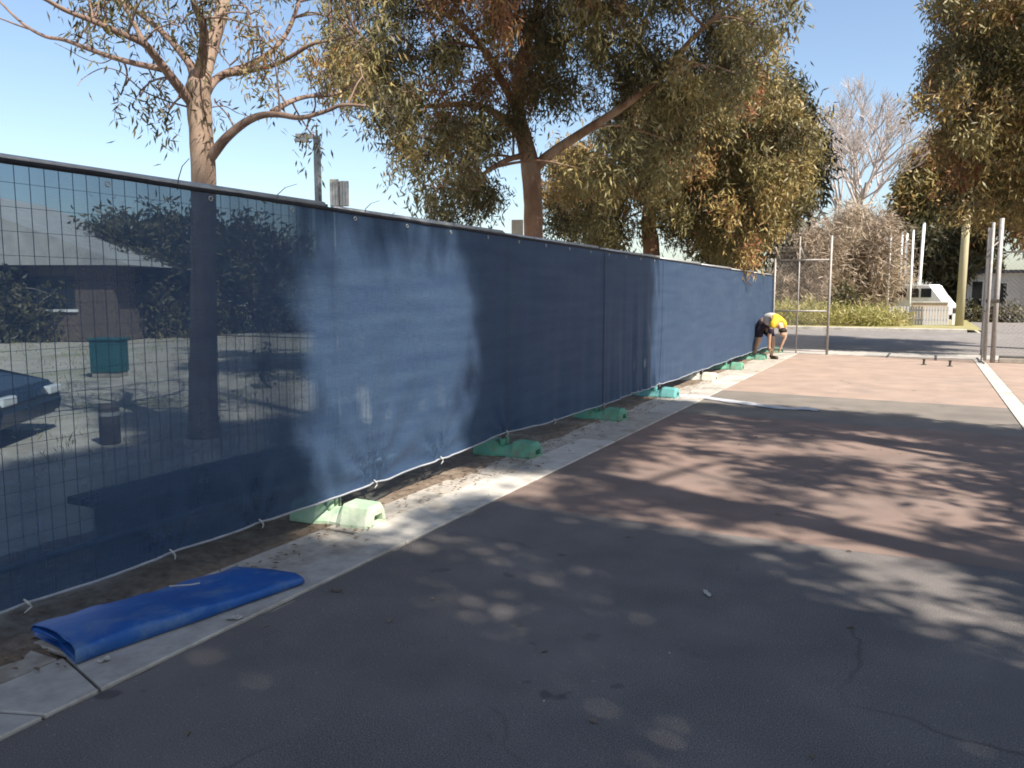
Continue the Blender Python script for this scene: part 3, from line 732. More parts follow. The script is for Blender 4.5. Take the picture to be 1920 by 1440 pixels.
for i, y in enumerate(JY[1:-1]):
    lab = 'wire mesh fence panel ' + where[i]
    loc = (FX + .006 * (-1) ** i, y + .0, (ztop(y + 1.2) - 2.07))
    if pr0 is None: pr0 = panel_proto(); pr0.location = loc; pr0['label'] = lab
    else: dup(pr0, loc, lab)

# the cloth
CY0, CY1 = JY[1] + .1, JY[-2] + 2.42
TIES = [2.0, 2.75, 3.35, 4.45, 5.3, 6.45, 7.5, 8.95, 10.2, 11.3, 13.7, 16.1, 18.5, 20.6]
def zbot(y):
    z = .165 + .02 * wob(y * .5, 7) + (.05 * math.exp(-((y - 6.3) / .9) ** 2)) - .02 * max(0, (2.6 - y))
    d = min(abs(y - t) for t in TIES)
    return z + .006 * math.exp(-(d / .08) ** 2)
def cloth_x(y, z, zb, zt):
    h = min(1.0, max(0.0, (z - zb) / (zt - zb)))
    x = FX + .052 + .006 * wob(y * 1.3, z * .8) + .004 * wob(y * 3.1, z * .5 + 4)
    x += (1 - h) ** 1.5 * .018 * wob(y * 2.2, 1.0)
    # panel posts press through
    for j in JY:
        d = y - j
        if abs(d) < .25: x += .0035 * math.exp(-(d / .06) ** 2)
    # fan creases gathered at the tie near the pale foot
    for ty, tz_, amp, reach, k in ((4.47, .19, .019, .62, 11), (5.3, .2, .013, .45, 9), (3.35, .17, .009, .4, 8), (6.45, .2, .010, .35, 9), (2.75, .16, .007, .3, 8)):
        dy, dz = y - ty, z - tz_; r = math.hypot(dy, dz); a = math.atan2(dz, dy)
        if r < 1.6: x += amp * math.cos(k * a + 1.1) * min(1, r / .10) * math.exp(-(r / reach) ** 1.4)
    # hanging folds where two rolls meet
    if 8.6 < y < 12.4:
        env = math.exp(-((y - 10.5) / 1.0) ** 2) * (1 - h) ** 1.2
        x += .022 * env * math.sin(y * 16 + 1.2 * z) + .012 * env * math.sin(y * 29 + 2)
    x += .03 * math.exp(-((y - 5.5) / .35) ** 2) * math.exp(-((h - .45) / .35) ** 2)
    return max(x, FX + .0265 + .1 * (x - FX - .0265))
ny, nz = 620, 46
v = []; f = []
for i in range(ny + 1):
    # finer along the near part
    s = i / ny; y = CY0 + (CY1 - CY0) * (s * .72 + .28 * s * s)
    zb = zbot(y); zt = ztop(y) - .030 - .003 * abs(math.sin(math.pi * (y - JY[0]) / .8))
    for k in range(nz + 1):
        z = zb + (zt - zb) * k / nz
        v.append((cloth_x(y, z, zb, zt), y, z))
for i in range(ny):
    for k in range(nz):
        a = i * (nz + 1) + k; f.append((a, a + nz + 1, a + nz + 2, a + 1))
cl_root = thing('shade_cloth', 'long blue woven shade cloth tied along the temporary fence', 'shade cloth', (FX, 4.1, 0))
def local(vv): return [(p[0] - FX, p[1] - 4.1, p[2]) for p in vv]
obj('cloth', (local(v), f), M['cloth'], cl_root, True)
def hem(name, m, off, h0, h1, top):
    vv = []; ff = []
    for i in range(ny + 1):
        base = v[i * (nz + 1) + (nz if top else 0)]
        for hh, oo in ((h0, off), (h1, off + .002), (h1, -.004), (h0, -.004)):
            vv.append((base[0] + oo + .001 * wob(base[1] * 5, 3), base[1], base[2] + hh + .0015 * wob(base[1] * 7, 2)))
    for i in range(ny):
        for k in range(4):
            a = i * 4 + k; b = i * 4 + (k + 1) % 4; ff.append((a, a + 4, b + 4, b))
    return obj(name, (local(vv), ff), m, cl_root, True)
hem('top_hem', M['black'], .006, -.016, .005, True)
hem('bottom_hem', M['hem'], .004, -.001, .011, False)
# ties: tails stick up over the rail, pale knots along the bottom
for i, (y, lean, ln) in enumerate([(2.92, .10, .12), (3.62, .20, .09), (4.45, .20, .08), (1.7, -.02, .05), (5.6, .1, .05), (7.1, .12, .06), (9.0, .1, .07), (10.4, -.05, .06)]):
    bm = bmesh.new(); zt = ztop(y)
    tube(bm, [(.02, y - 4.1, zt - .05), (.03, y - 4.1, zt + .005), (.015, y - 4.1 + lean * .4, zt + ln * .6), (.0, y - 4.1 + lean, zt + ln)], [.003, .003, .0025, .002], 4)
    obj('tie_tail', bm, M['polegrey'], cl_root)
for y in TIES:
    bm = bmesh.new(); zb = zbot(y); o = cloth_x(y, zb, zb, 2.0) - FX
    r = random.Random(int(y * 100))
    pts = [(o + .012, y - 4.1 - .012, zb + .03), (o + .024, y - 4.1, zb + .012), (o + .02, y - 4.1 + .015, zb - .01), (o + .012 + .01 * r.random(), y - 4.1 + r.uniform(-.02, .02), zb - .03)]
    tube(bm, pts, [.003, .006 + .003 * r.random(), .005, .002], 5); obj('tie_knot', bm, M['tie'], cl_root)

# lapped seams where rolls of cloth join, eyelets along the top
for y in (8.97, 11.36):
    vv = []; ff = []
    for k in range(25):
        zb, zt = zbot(y), ztop(y) - .04; z = zb + .012 + (zt - zb - .012) * k / 24
        for dy, o_ in ((-.035, .003), (-.03, .006), (.03, .006), (.035, .003)): vv.append((cloth_x(y + dy, z, zb, zt) + o_ - FX, y + dy - 4.1, z))
        if k:
            for q in range(3): a = 4 * (k - 1) + q; ff.append((a, a + 1, a + 5, a + 4))
    obj('seam', (vv, ff), M['cloth'], cl_root, True)
for k in range(16):
    y = 1.9 + .6 * k; bm = bmesh.new(); zt = ztop(y) - .075; x0 = cloth_x(y, zt, .2, zt + .05) - FX + .004
    tube(bm, [(x0, y - 4.1 + .012 * math.cos(a * math.pi / 5), zt + .012 * math.sin(a * math.pi / 5)) for a in range(11)], .0035, 4, False); obj('eyelet', bm, M['steel'], cl_root, True)
# plastic feet
def foot_mesh():
    bm = bmesh.new()
    L_ = .31
    # stations along the block: half width bottom / top, height
    st = [(-L_, .095, .075, .105), (-L_ + .03, .12, .085, .135), (-.10, .125, .085, .14), (-.055, .105, .06, .10), (.0, .095, .055, .085), (.055, .105, .06, .10), (.10, .125, .085, .14), (L_ - .03, .12, .085, .135), (L_, .095, .075, .105)]
    rings = []
    for x, wb, wt, h in st:
        rings.append([bm.verts.new(p) for p in ((x, -wb, 0), (x, -wb, .02), (x, -wt, h - .012), (x, -wt + .012, h), (x, wt - .012, h), (x, wt, h - .012), (x, wb, .02), (x, wb, 0))])
    n = 8
    for a, b in zip(rings, rings[1:]):
        for k in range(n): bm.faces.new((a[k], a[(k + 1) % n], b[(k + 1) % n], b[k]))
    e = []
    for rr in (rings[0][::-1], rings[-1]): e.append(bm.faces.new(rr))
    bmesh.ops.recalc_face_normals(bm, faces=bm.faces)
    # hand-hold recess in each end
    r = bmesh.ops.inset_individual(bm, faces=e, thickness=.034, depth=0)
    for fc in e:
        c = fc.calc_center_median()
        sgn = 1 if c.x > 0 else -1
        ex = bmesh.ops.extrude_discrete_faces(bm, faces=[fc])['faces'][0] if False else None
    for fc in e:
        sgn = 1 if fc.calc_center_median().x > 0 else -1
        r = bmesh.ops.extrude_face_region(bm, geom=[fc])
        for q in r['geom']:
            if isinstance(q, bmesh.types.BMVert): q.co.x -= sgn * .07
        for q in r['geom']:
            if isinstance(q, bmesh.types.BMFace): q.material_index = 1  # recess floor coloured near black to imitate shade inside
        bmesh.ops.delete(bm, geom=[fc], context='FACES')
    # pipe sockets on top
    return bm
foot0 = foot_mesh(); fm = bpy.data.meshes.new('fence_foot'); bmesh.ops.recalc_face_normals(foot0, faces=foot0.faces); foot0.to_mesh(foot0_me := fm); foot0.free()
feet = [(4.08, 'palegreen', 'pale green plastic foot in the sun patch, nearest of the fence feet', .10),
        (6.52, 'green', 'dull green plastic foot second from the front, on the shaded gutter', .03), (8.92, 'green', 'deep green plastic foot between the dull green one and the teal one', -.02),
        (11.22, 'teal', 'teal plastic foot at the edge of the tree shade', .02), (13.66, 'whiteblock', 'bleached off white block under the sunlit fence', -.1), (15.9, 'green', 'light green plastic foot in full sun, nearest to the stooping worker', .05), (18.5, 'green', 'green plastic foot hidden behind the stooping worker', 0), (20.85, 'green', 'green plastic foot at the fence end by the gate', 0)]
for y, mname, lab, rz in feet:
    t = thing('ballast_block', lab, 'fence foot', (FX + (.03 if y > 2 else -.06), y, .006), rz, 'plastic feet of the temporary fence')
    me = fm.copy(); me.materials.clear(); me.materials.append(M[mname]); me.materials.append(M['dark'])
    link(bpy.data.objects.new('block', me), t)
    for dx in (-.03,):
        bm = bmesh.new(); tube(bm, [(dx, -.035, .06), (dx, -.035, .155)], .026, 10); tube(bm, [(dx, .045, .06), (dx, .045, .155)], .026, 10); obj('pipe_socket', bm, M[mname], t, True)

# ------------------------------------------------------------------ folded sheet on the gutter
def tarp():
    t = thing('folded_sheet', 'bright blue vinyl sheet folded flat on the concrete gutter', 'folded sheet', (-3.08, 2.50, .012), -math.radians(9.5))
    prof = []
    w_ = .235
    # zigzag of layers in (x,z) from the bottom up, rounded fold at the driveway side
    def arc(cx, cz, r, a0, a1, n=7): return [(cx + r * math.cos(a0 + (a1 - a0) * i / n), cz + r * math.sin(a0 + (a1 - a0) * i / n)) for i in range(n + 1)]
    prof += [(-w_, .006), (-.1, .006), (.05, .006)] + arc(w_ - .03, .022, .016, -math.pi / 2, math.pi / 2, 6) + [(.0, .036), (-.12, .036)]
    prof += arc(-w_ + .03, .0445, .0085, 1.5 * math.pi, .5 * math.pi, 5) + [(-.1, .053), (.05, .054)]
    prof2 = [(-w_, .028)] + [(-w_ + .03, .070), (-.12, .086), (-.02, .090), (.08, .098), (.16, .104)] + arc(w_ - .026, .084, .020, math.pi / 2, 0, 4) + [(w_ - .003, .055), (w_ - .008, .03), (w_ - .022, .006)] + [(.1, .004)]
    ly = 1.08; n = 44
    def build(pf, name, top):
        vv = []; ff = []; m_ = len(pf)
        for i in range(n + 1):
            y = -ly / 2 + ly * i / n; s = i / n
            for k, (x, z) in enumerate(pf):
                flat = .68 - .26 * max(0, (s - .25) / .75) ** .9            # thinner at the far end
                q = z * flat
                if top:
                    q += (.008 * wob(y * 4 + 2, x * 6) + .003 * wob(y * 13, x * 17 + 2)) * min(1, z / .05) + .010 * math.exp(-((x - .07 - .06 * math.sin(y * 2.5)) / .03) ** 2) * (1 if z > .06 else 0)
                yy = y + (.03 * math.sin(x * 7 + 1) if i in (0, n) else 0) * 1 + (.10 * (x + w_) / (2 * w_) if False else 0)
                if s > .5: yy -= (.10 * (w_ - x) / (2 * w_) - .06) * (s - .5) * 2 * .8
                else: yy += (.10 * (x + w_) / (2 * w_) - .09) * (.5 - s) * -1.2
                vv.append((x + .010 * wob(y * 2.5, 6) + (.012 * wob(y * 6, 1) if z > .03 and x < -.15 else 0), yy, max(.002, q)))
        for i in range(n):
            for k in range(m_ - 1):
                a = i * m_ + k; ff.append((a, a + m_, a + m_ + 1, a + 1))
        o = obj(name, (vv, ff), M['tarp'], t, True)
        sd = o.modifiers.new('thickness', 'SOLIDIFY'); sd.thickness = .003; sd.offset = 0
    build(prof, 'inner_fold', False); build(prof2, 'outer_fold', True)
    bm = bmesh.new(); tube(bm, [(-.09, .06, .086), (-.05, .085, .09), (-.02, .13, .088), (-.01, .17, .086)], .004, 5); obj('loose_tie', bm, M['tie'], t)
tarp()

# long pale strip of cloth on the driveway by the teal foot
pts = [gp(1262, 742), gp(1330, 748), gp(1400, 758), gp(1460, 766), gp(1510, 768), gp(1535, 772)]
sp = spline(pts, 6); vv = []; ff = []
for i, p in enumerate(sp):
    wd = .10 + .05 * wob(i * .5, 2) - (.07 * (i / len(sp)) ** 3)
    vv += [(p.x - .02, p.y - wd, .010 + .006 * abs(wob(i, 1))), (p.x, p.y, .03 + .012 * wob(i * .6, 4)), (p.x + .02, p.y + wd, .010 + .006 * abs(wob(i, 7)))]
    if i:
        k = 3 * i; ff += [(k - 3, k, k + 1, k - 2), (k - 2, k + 1, k + 2, k - 1)]
o = obj('plastic_strip', (vv, ff), M['sheet'], None, True); o.modifiers.new('thickness', 'SOLIDIFY').thickness = .006
tag(o, 'crumpled pale strip of plastic lying across the driveway near the teal foot', 'plastic strip')

# ------------------------------------------------------------------ person bending at the fence
def skin_obj(name, joints, bones, m, parent, sub=2, root=0):
    me = bpy.data.meshes.new(name + '_skeleton'); me.from_pydata([tuple(j[0]) for j in joints], bones, []); me.update()
    o = bpy.data.objects.new(name, me); C.objects.link(o)
    md = o.modifiers.new('skin', 'SKIN'); md.use_smooth_shade = True
    for i, sv in enumerate(me.skin_vertices[0].data):
        r = joints[i][1]; sv.radius = r if hasattr(r, '__len__') else (r, r); sv.use_root = (i == root)
    s2 = o.modifiers.new('sub', 'SUBSURF'); s2.levels = sub; s2.render_levels = sub
    dg = bpy.context.evaluated_depsgraph_get(); ev = o.evaluated_get(dg)
    nm = bpy.data.meshes.new_from_object(ev); nm.name = name
    C.objects.unlink(o); bpy.data.objects.remove(o)
    nm.materials.clear(); nm.materials.append(m)
    nm.polygons.foreach_set('use_smooth', [True] * len(nm.polygons))
    return link(bpy.data.objects.new(name, nm), parent)
# local frame: +x the way the worker faces (towards the driveway), y across, z up
P0 = gp(1434, 674)
per = thing('person', 'worker bending over at the end of the blue fence, yellow vest and dark shorts', 'person', (P0[0] + .02, P0[1], .0), math.radians(-38)); per.scale = (.93,) * 3
J = {'pel': (-.10, 0, .88), 'sp1': (.02, 0, .97), 'sp2': (.17, 0, .99), 'che': (.32, 0, .93), 'nk': (.44, .0, .83), 'hd': (.50, 0, .74), 'hd2': (.545, 0, .64), 'chin': (.50, 0, .585)}
jl = [(J['pel'], (.125, .15)), (J['sp1'], (.12, .145)), (J['sp2'], (.12, .15)), (J['che'], (.12, .16)), (J['nk'], .062), (J['hd'], .085), (J['hd2'], .098), (J['chin'], .06)]
bn = [(0, 1), (1, 2), (2, 3), (3, 4), (4, 5), (5, 6), (6, 7)]
def add(p, r, par): jl.append((p, r)); bn.append((par, len(jl) - 1)); return len(jl) - 1
for s in (-1, 1):
    hip = add((-.12, s * .10, .82), .105, 0)
    kn = add((-.02 + s * .10, s * .13, .46), .066, hip); ca = add((-.07 + s * .13, s * .135, .30), .062, kn)
    an = add((-.10 + s * .14, s * .14, .09), .042, ca); ft = add((.02 + s * .14, s * .155, .045), .042, an); add((.10 + s * .14, s * .16, .035), .034, ft)
    sh = add((.37, s * .19, .84), .062, 3); el = add((.36 + s * .03, s * .22, .58), .046, sh); wr = add((.30 + s * .02, s * .17, .34), .033, el)
    pa = add((.29, s * .16, .265), (.040, .024), wr)
body = skin_obj('body', jl, bn, M['skin'], per)
# fingers: short chains rooted in each palm
for s in (-1, 1):
    for k in range(5):
        b0 = Vector((.29 + .0, s * .16, .27)); yo = (k - 2) * .017
        if k == 4: ch = [b0 + Vector((.015, -s * .02, .015)), b0 + Vector((.05, -s * .03, -.015)), b0 + Vector((.06, -s * .03, -.045))]
        else: ch = [b0 + Vector((yo * .9, 0, -.01)), b0 + Vector((yo, -s * .012, -.05 - .008 * (k % 2))), b0 + Vector((yo, -s * .035, -.085 - .008 * (k in (1, 2))))]
        skin_obj('finger', [(ch[0], .010), (ch[1], .009), (ch[2], .007)], [(0, 1), (1, 2)], M['skin'], per, 1)
sj = [((-.11, 0, .88), (.145, .17)), ((.0, 0, .965), (.135, .16))]; sb = [(0, 1)]
for s in (-1, 1):
    sj += [((-.125, s * .105, .80), .125), ((-.03 + s * .09, s * .13, .50), .095)]; sb += [(0, len(sj) - 2), (len(sj) - 2, len(sj) - 1)]
skin_obj('shorts', sj, sb, M['cloth_dark'], per)
skin_obj('shirt', [((-.06, 0, .93), (.135, .165)), ((.06, 0, .985), (.138, .166)), ((.20, 0, .985), (.134, .166)), ((.30, 0, .945), (.13, .16))], [(0, 1), (1, 2), (2, 3)], M['shirt'], per)
vj = [((.19, 0, .985), (.138, .170)), ((.26, 0, .965), (.140, .174)), ((.34, 0, .92), (.137, .177)), ((.41, 0, .86), (.09, .13))]; vb = [(0, 1), (1, 2), (2, 3)]
for s in (-1, 1):
    vj += [((.375, s * .17, .86), .088), ((.37, s * .20, .76), .076)]; vb += [(2, len(vj) - 2), (len(vj) - 2, len(vj) - 1)]
skin_obj('vest', vj, vb, M['hivis'], per)
skin_obj('reflective_band', [((.245, 0, .972), (.147, .181)), ((.275, 0, .960), (.147, .181))], [(0, 1)], M['sheet'], per)
for s in (-1, 1): skin_obj('sleeve', [((.37, s * .195, .78), .072), ((.365, s * .21, .70), .068), ((.36, s * .217, .64), .060)], [(0, 1), (1, 2)], M['cloth_dark'], per)
skin_obj('hair', [((.485, 0, .775), .085), ((.53, 0, .71), .103), ((.565, 0, .645), .098)], [(0, 1), (1, 2)], M['hair'], per)
# face: nose, ears, eyes on the lowered head
for y in (-.095, .095):
    bm = bmesh.new(); bmesh.ops.create_icosphere(bm, subdivisions=2, radius=.022, matrix=Matrix.Translation((.515, y, .66)) @ Matrix.Diagonal((1, .5, 1.4, 1))); obj('ear', bm, M['skin'], per, True)
for s in (-1, 1):
    skin_obj('boot', [((-.10 + s * .14, s * .14, .14), .056), ((-.11 + s * .14, s * .14, .055), .055), ((.02 + s * .14, s * .155, .05), .052), ((.11 + s * .14, s * .16, .042), .044)], [(0, 1), (1, 2), (2, 3)], M['boot'], per)

# ------------------------------------------------------------------ gate and chain-link at the far end
def chainlink(bm, a, b, z0, z1, step=.075, r=.0022):
    a = Vector(a); b = Vector(b); L_ = (b - a).length; d = (b - a) / L_; h = z1 - z0
    for s in (1, -1):
        k = -h
        while k < L_ + (0 if s > 0 else h):
            # diagonal line  x = k + s * z
            t0, t1 = 0.0, h
            x0 = k if s > 0 else k + 0
            p = []
            for zz in (0, h):
                p.append((x0 + s * zz, zz))
            (xa, za), (xb, zb_) = p
            lo, hi = 0.0, 1.0
            dx = xb - xa
            ta = (0 - xa) / dx; tb2 = (L_ - xa) / dx
            lo = max(lo, min(ta, tb2)); hi = min(hi, max(ta, tb2))
            if hi - lo > .01:
                q0 = (xa + dx * lo, za + h * lo); q1 = (xa + dx * hi, za + h * hi)
                off = Vector((-d.y, d.x, 0)) * (.003 * s)
                tube(bm, [a + d * q0[0] + Vector((0, 0, z0 + q0[1])) + off, a + d * q1[0] + Vector((0, 0, z0 + q1[1])) + off], r, 3, False)
            k += step
gl = thing('chain_link_gate', 'open chain link gate leaf beyond the stooping worker, left of the driveway', 'gate', (-3.30, 20.75, 0))
A, B = Vector((0, 0, 0)), Vector((1.27, .05, 0))
for x, h, r, nm in ((0.0, 2.35, .025, 'post'), (.56, 2.85, .018, 'stile'), (1.27, 2.85, .030, 'post')):
    bm = bmesh.new(); tube(bm, [(x, .05 * x / 1.27, 0), (x, .05 * x / 1.27, h)], r, 8); obj(nm, bm, M['gatesteel'], gl, True)
for z in (.09, 1.05, 2.28):
    bm = bmesh.new(); tube(bm, [(.03, 0, z), (1.235, .05, z)], .02, 8); obj('rail', bm, M['gatesteel'], gl, True)
bm = bmesh.new(); chainlink(bm, (0, .0, 0), (1.27, .05, 0), .09, 2.28); stuff(obj('wire_netting', bm, M['gatesteel'], gl))
for x in (.12, .70):
    bm = bmesh.new(); tube(bm, [(x, 0, 2.28), (x - .12, -.1, 2.62)], .012, 6); obj('barb_arm', bm, M['gatesteel'], gl, True)
bm = bmesh.new()
for k in range(3): tube(bm, [(-.02, -.03 - .03 * k, 2.40 + .09 * k), (1.27, .02, 2.42 + .1 * k)], .003, 4, False)
obj('barbed_wire', bm, M['gatesteel'], gl)
# right leaf, folded back along the driveway edge
gr = thing('chain_link_gate', 'grey chain link gate leaf folded back at the right side of the driveway', 'gate', (1.22, 19.75, 0))
def gpart(nm, pts, r, par=gr):
    bm = bmesh.new(); tube(bm, pts, r, 8); return obj(nm, bm, M['gatesteel'], par, True)
gpart('post', [(.16, .25, 0), (.16, .25, 3.05)], .05); gpart('stile', [(0, 0, .06), (0, 0, 2.95)], .032); gpart('stile', [(.02, 1.6, .06), (.02, 1.6, 2.95)], .028)
for z in (.1, 1.1, 2.3): gpart('rail', [(0, .03, z), (.02, 1.57, z)], .02)
bm = bmesh.new(); chainlink(bm, (0, 0, 0), (.02, 1.6, 0), .1, 2.9); stuff(obj('wire_netting', bm, M['gatesteel'], gr))
bm = bmesh.new(); box(bm, -.05, .2, .0, .06, 1.28, 1.36, .01); obj('latch', bm, M['darkmetal'], gr)
gpart('barb_arm', [(.16, .25, 2.6), (-.08, .12, 2.35)], .014)
bm = bmesh.new(); tube(bm, [(-.06, -.06, .30), (-.07, -.12, .05), (-.02, -.28, .012)], .016, 6); obj('drop_bolt', bm, M['darkmetal'], gr, True)
cf = thing('chain_link_fence', 'chain link fence running right from the gate at the picture edge', 'fence', (1.5, 20.1, 0))
for x in (1.6, 3.9, 6.2): gpart('post', [(x, 0, 0), (x, 0, 2.6)], .03, cf)
gpart('rail', [(.0, 0, .12), (6.2, 0, .12)], .03, cf); gpart('rail', [(.0, 0, 2.35), (6.2, 0, 2.35)], .02, cf)
bm = bmesh.new(); chainlink(bm, (0, 0, 0), (6.2, 0, 0), .12, 2.35, .09); stuff(obj('wire_netting', bm, M['gatesteel'], cf))
bm = bmesh.new(); box(bm, .0, 6.2, -.08, .08, 0, .10, .01); obj('plinth', bm, M['concrete2'], cf)
# short stubs in the driveway
for (u, vv_), lab in (((1732, 684), 'short dark bolt stub in the driveway, farther from the right gate'), ((1781, 687), 'short dark bolt stub in the driveway, nearer to the right gate')):
    p = gp(u, vv_); t = thing('bolt_stub', lab, 'bolt stub', p, 0, 'gate bolt stubs in the driveway')
    bm = bmesh.new(); tube(bm, [(0, 0, -.01), (0, 0, .12)], .022, 8); box(bm, -.03, .03, -.03, .03, .10, .125, .004)
    obj('stub', bm, M['darkmetal'], t); bm = bmesh.new(); box(bm, -.05, .05, -.05, .05, 0.001, .012, .003); obj('base_plate', bm, M['darkmetal'], t)

# ------------------------------------------------------------------ things across the street
def pole_at(u, vtop, D, r, name, label, cat, m, group=None, lean=0):
    p = far(u, vtop, D); h = p[2]; t = thing(name, label, cat, (p[0], p[1], 0), 0, group)
    bm = bmesh.new(); tube(bm, [(0, 0, 0), (lean * .5, 0, h * .5), (lean, 0, h)], [r, r * .92, r * .8], 10); obj('shaft', bm, m, t, True)
    bm = bmesh.new(); tube(bm, [(lean, 0, h - .002), (lean, 0, h + .05)], [r * .9, r * .5], 10); obj('cap', bm, m, t, True)
    return t
for u, vt, r, lab in ((1663, 423, .085, 'tall white pole standing apart at the left of the group'), (1671, 441, .035, 'thin white pole close beside the leftmost tall one'),
                      (1692, 439, .06, 'white pole, left one of the close middle pair'), (1701, 439, .075, 'white pole, right one of the close middle pair'),
                      (1713, 433, .06, 'slender white pole right of the close pair'), (1728, 420, .09, 'tallest white pole at the right of the group')):
    pole_at(u, vt, 45 + random.uniform(-1, 2), r, 'white_pole', lab, 'pole', M['white'], 'white poles across the street', .12 if u == 1728 else 0)
pp = gp(1798, 616); ph = far(1813, 330, 39)[2] + 1.2
t = thing('power_pole', 'tall yellowish timber power pole across the street', 'power pole', (pp[0], pp[1], 0))
bm = bmesh.new(); tube(bm, [(0, 0, -.1), (.02, 0, ph * .5), (.06, 0, ph)], [.17, .155, .13], 12); obj('pole', bm, M['timber'], t, True)
bm = bmesh.new(); box(bm, -.9, 1.0, -.06, .06, ph - .5, ph - .38, .01); obj('crossarm', bm, M['timber'], t)
for x in (-.8, -.3, .4, .9):
    bm = bmesh.new(); tube(bm, [(x, 0, ph - .38), (x, 0, ph - .3), (x, 0, ph - .24)], [.03, .05, .025], 8); obj('insulator', bm, M['white'], t, True)

# grey picket fence: every picket a piece
a, b = gp(1668, 613), gp(1782, 614)
pf = thing('picket_fence', 'weathered grey picket fence at the corner across the street', 'fence', (a[0], a[1], .08), math.atan2(b[1] - a[1], b[0] - a[0]))
Lf = math.hypot(*(b - a)[:2]); pm = None
bm = bmesh.new(); box(bm, -.045, .045, -.011, .011, 0, .82); 
for vtx in bm.verts:
    if vtx.co.z > .8: vtx.co.x *= .75
pmo = obj('picket', bm, M['picket'], pf); n = int(Lf / .115)
for i in range(n):
    o = pmo if i == 0 else pmo.copy()
    if i: C.objects.link(o); o.parent = pf
    o.location = (i * .115, random.uniform(-.004, .004), random.uniform(-.01, .02)); o.rotation_euler = (0, random.uniform(-.012, .012), 0)
for z in (.2, .62):
    bm = bmesh.new(); box(bm, -.05, Lf, .013, .055, z, z + .07); obj('rail', bm, M['picket'], pf)
bp = gp(1789, 613); t = thing('marker_post', 'short white marker post at the end of the picket fence', 'post', (bp[0], bp[1], .08))
bm = bmesh.new(); box(bm, -.11, .11, -.06, .06, 0, .85, .015); obj('post', bm, M['white'], t)
bm = bmesh.new(); box(bm, -.10, .10, -.068, -.0615, .52, .74); obj('dark_plate', bm, M['darkmetal'], t)

# white van and low tan wall behind the poles
vp = far(1722, 600, 47); t = thing('white_van', 'white van parked behind the white poles', 'van', (vp[0], vp[1], 0), math.radians(-20))
bm = bmesh.new()
prof = [(-1.0, .35), (1.5, .35), (1.55, .9), (1.2, 1.15), (.75, 1.9), (-1.0, 1.95)]
for y in (-.8, .8): bm.faces.new([bm.verts.new((x, y, z)) for x, z in prof])
bm.verts.ensure_lookup_table(); n = len(prof)
for k in range(n): bm.faces.new((bm.verts[k], bm.verts[(k + 1) % n], bm.verts[n + (k + 1) % n], bm.verts[n + k]))
bmesh.ops.bevel(bm, geom=list(bm.edges), offset=.06, segments=2, affect='EDGES'); obj('body', bm, M['white'], t)
for s in (-.815, .815):
    for x0, x1 in ((.35, .85), (-.25, .25), (-.85, -.35)):
        bm = bmesh.new(); box(bm, x0, x1, s - .012, s + .012, 1.25, 1.7, .005); obj('window', bm, M['glass'], t)
    for x in (-.6, 1.05):
        bm = bmesh.new(); bmesh.ops.create_cone(bm, cap_ends=True, segments=20, radius1=.33, radius2=.33, depth=.2, matrix=Matrix.Translation((x, s * .95, .33)) @ Matrix.Rotation(math.pi / 2, 4, 'X')); obj('wheel', bm, M['tyre'], t)
wp_ = far(1742, 600, 43); t = thing('low_wall', 'low tan brick wall between white van and power pole', 'wall', (wp_[0], wp_[1], 0))
bm = bmesh.new(); box(bm, -.75, .75, -.12, .12, 0, 1.0, .01); obj('wall', bm, M['brick'], t)
bm = bmesh.new(); box(bm, -.8, .8, -.16, .16, 1.002, 1.07, .01); obj('coping', bm, M['concrete3'], t)

# grey building at the right
bp = far(1810, 590, 52); t = thing('rendered_building', 'low pale rendered building with dark flat roof at the right edge', 'building', (bp[0], bp[1], 0), math.radians(-8))
bm = bmesh.new(); box(bm, 0, 3.0, 0, 8, 0, 2.55); obj('wall', bm, M['render'], t)
bm = bmesh.new(); box(bm, 3.003, 11, -1.2, 8, 0, 2.95); obj('wall', bm, M['render'], t)
bm = bmesh.new(); box(bm, -.25, 3.0, -.3, 8.2, 2.555, 2.72, .01); obj('roof', bm, M['darkroof'], t)
bm = bmesh.new(); box(bm, 2.8, 11.3, -1.6, 8.2, 2.955, 3.2, .01); obj('roof', bm, M['darkroof'], t)
for x0, x1, z0, z1 in ((.25, .75, .1, 2.1), (1.4, 1.9, .9, 2.0)):
    bm = bmesh.new(); box(bm, x0, x1, -.03, .02, z0, z1); w_ = obj('door' if z0 < .5 else 'window', bm, M['glass'], t)
    bm = bmesh.new()
    for q in ((x0 - .06, x0 - .002, z0, z1), (x1 + .002, x1 + .06, z0, z1), (x0 - .06, x1 + .06, z1 + .002, z1 + .08)): box(bm, q[0], q[1], -.05, .015, q[2], q[3])
    obj('frame', bm, M['white'], w_)
for x0 in (4.2, 6.4, 8.6):
    bm = bmesh.new(); box(bm, x0, x0 + 1.1, -1.23, -1.18, 1.0, 1.9); w_ = obj('window', bm, M['glass'], t)
    bm = bmesh.new(); box(bm, x0 - .06, x0 + 1.16, -1.28, -1.205, .92, .99); obj('sill', bm, M['white'], w_)
for x, y, L_ in ((1810, 598, 'dark clipped hedge bush left of the grey building door'), (1842, 598, 'dark clipped hedge bush under the grey building window'), (1890, 597, 'dark clipped hedge bush at the right edge before the grey building')):
    bush('hedge_bush', L_, [(x - 22, 604), (x - 22, 582), (x, 576), (x + 22, 582), (x + 22, 604)], 47.5, .6, 18, .42, 'leafdark', lambda u, v, d: random.uniform(.1, .8), L=(.12, .25), Wd=(.06, .1), sub=10, spread=.25, group='dark hedge bushes before the grey building', mind=.1)

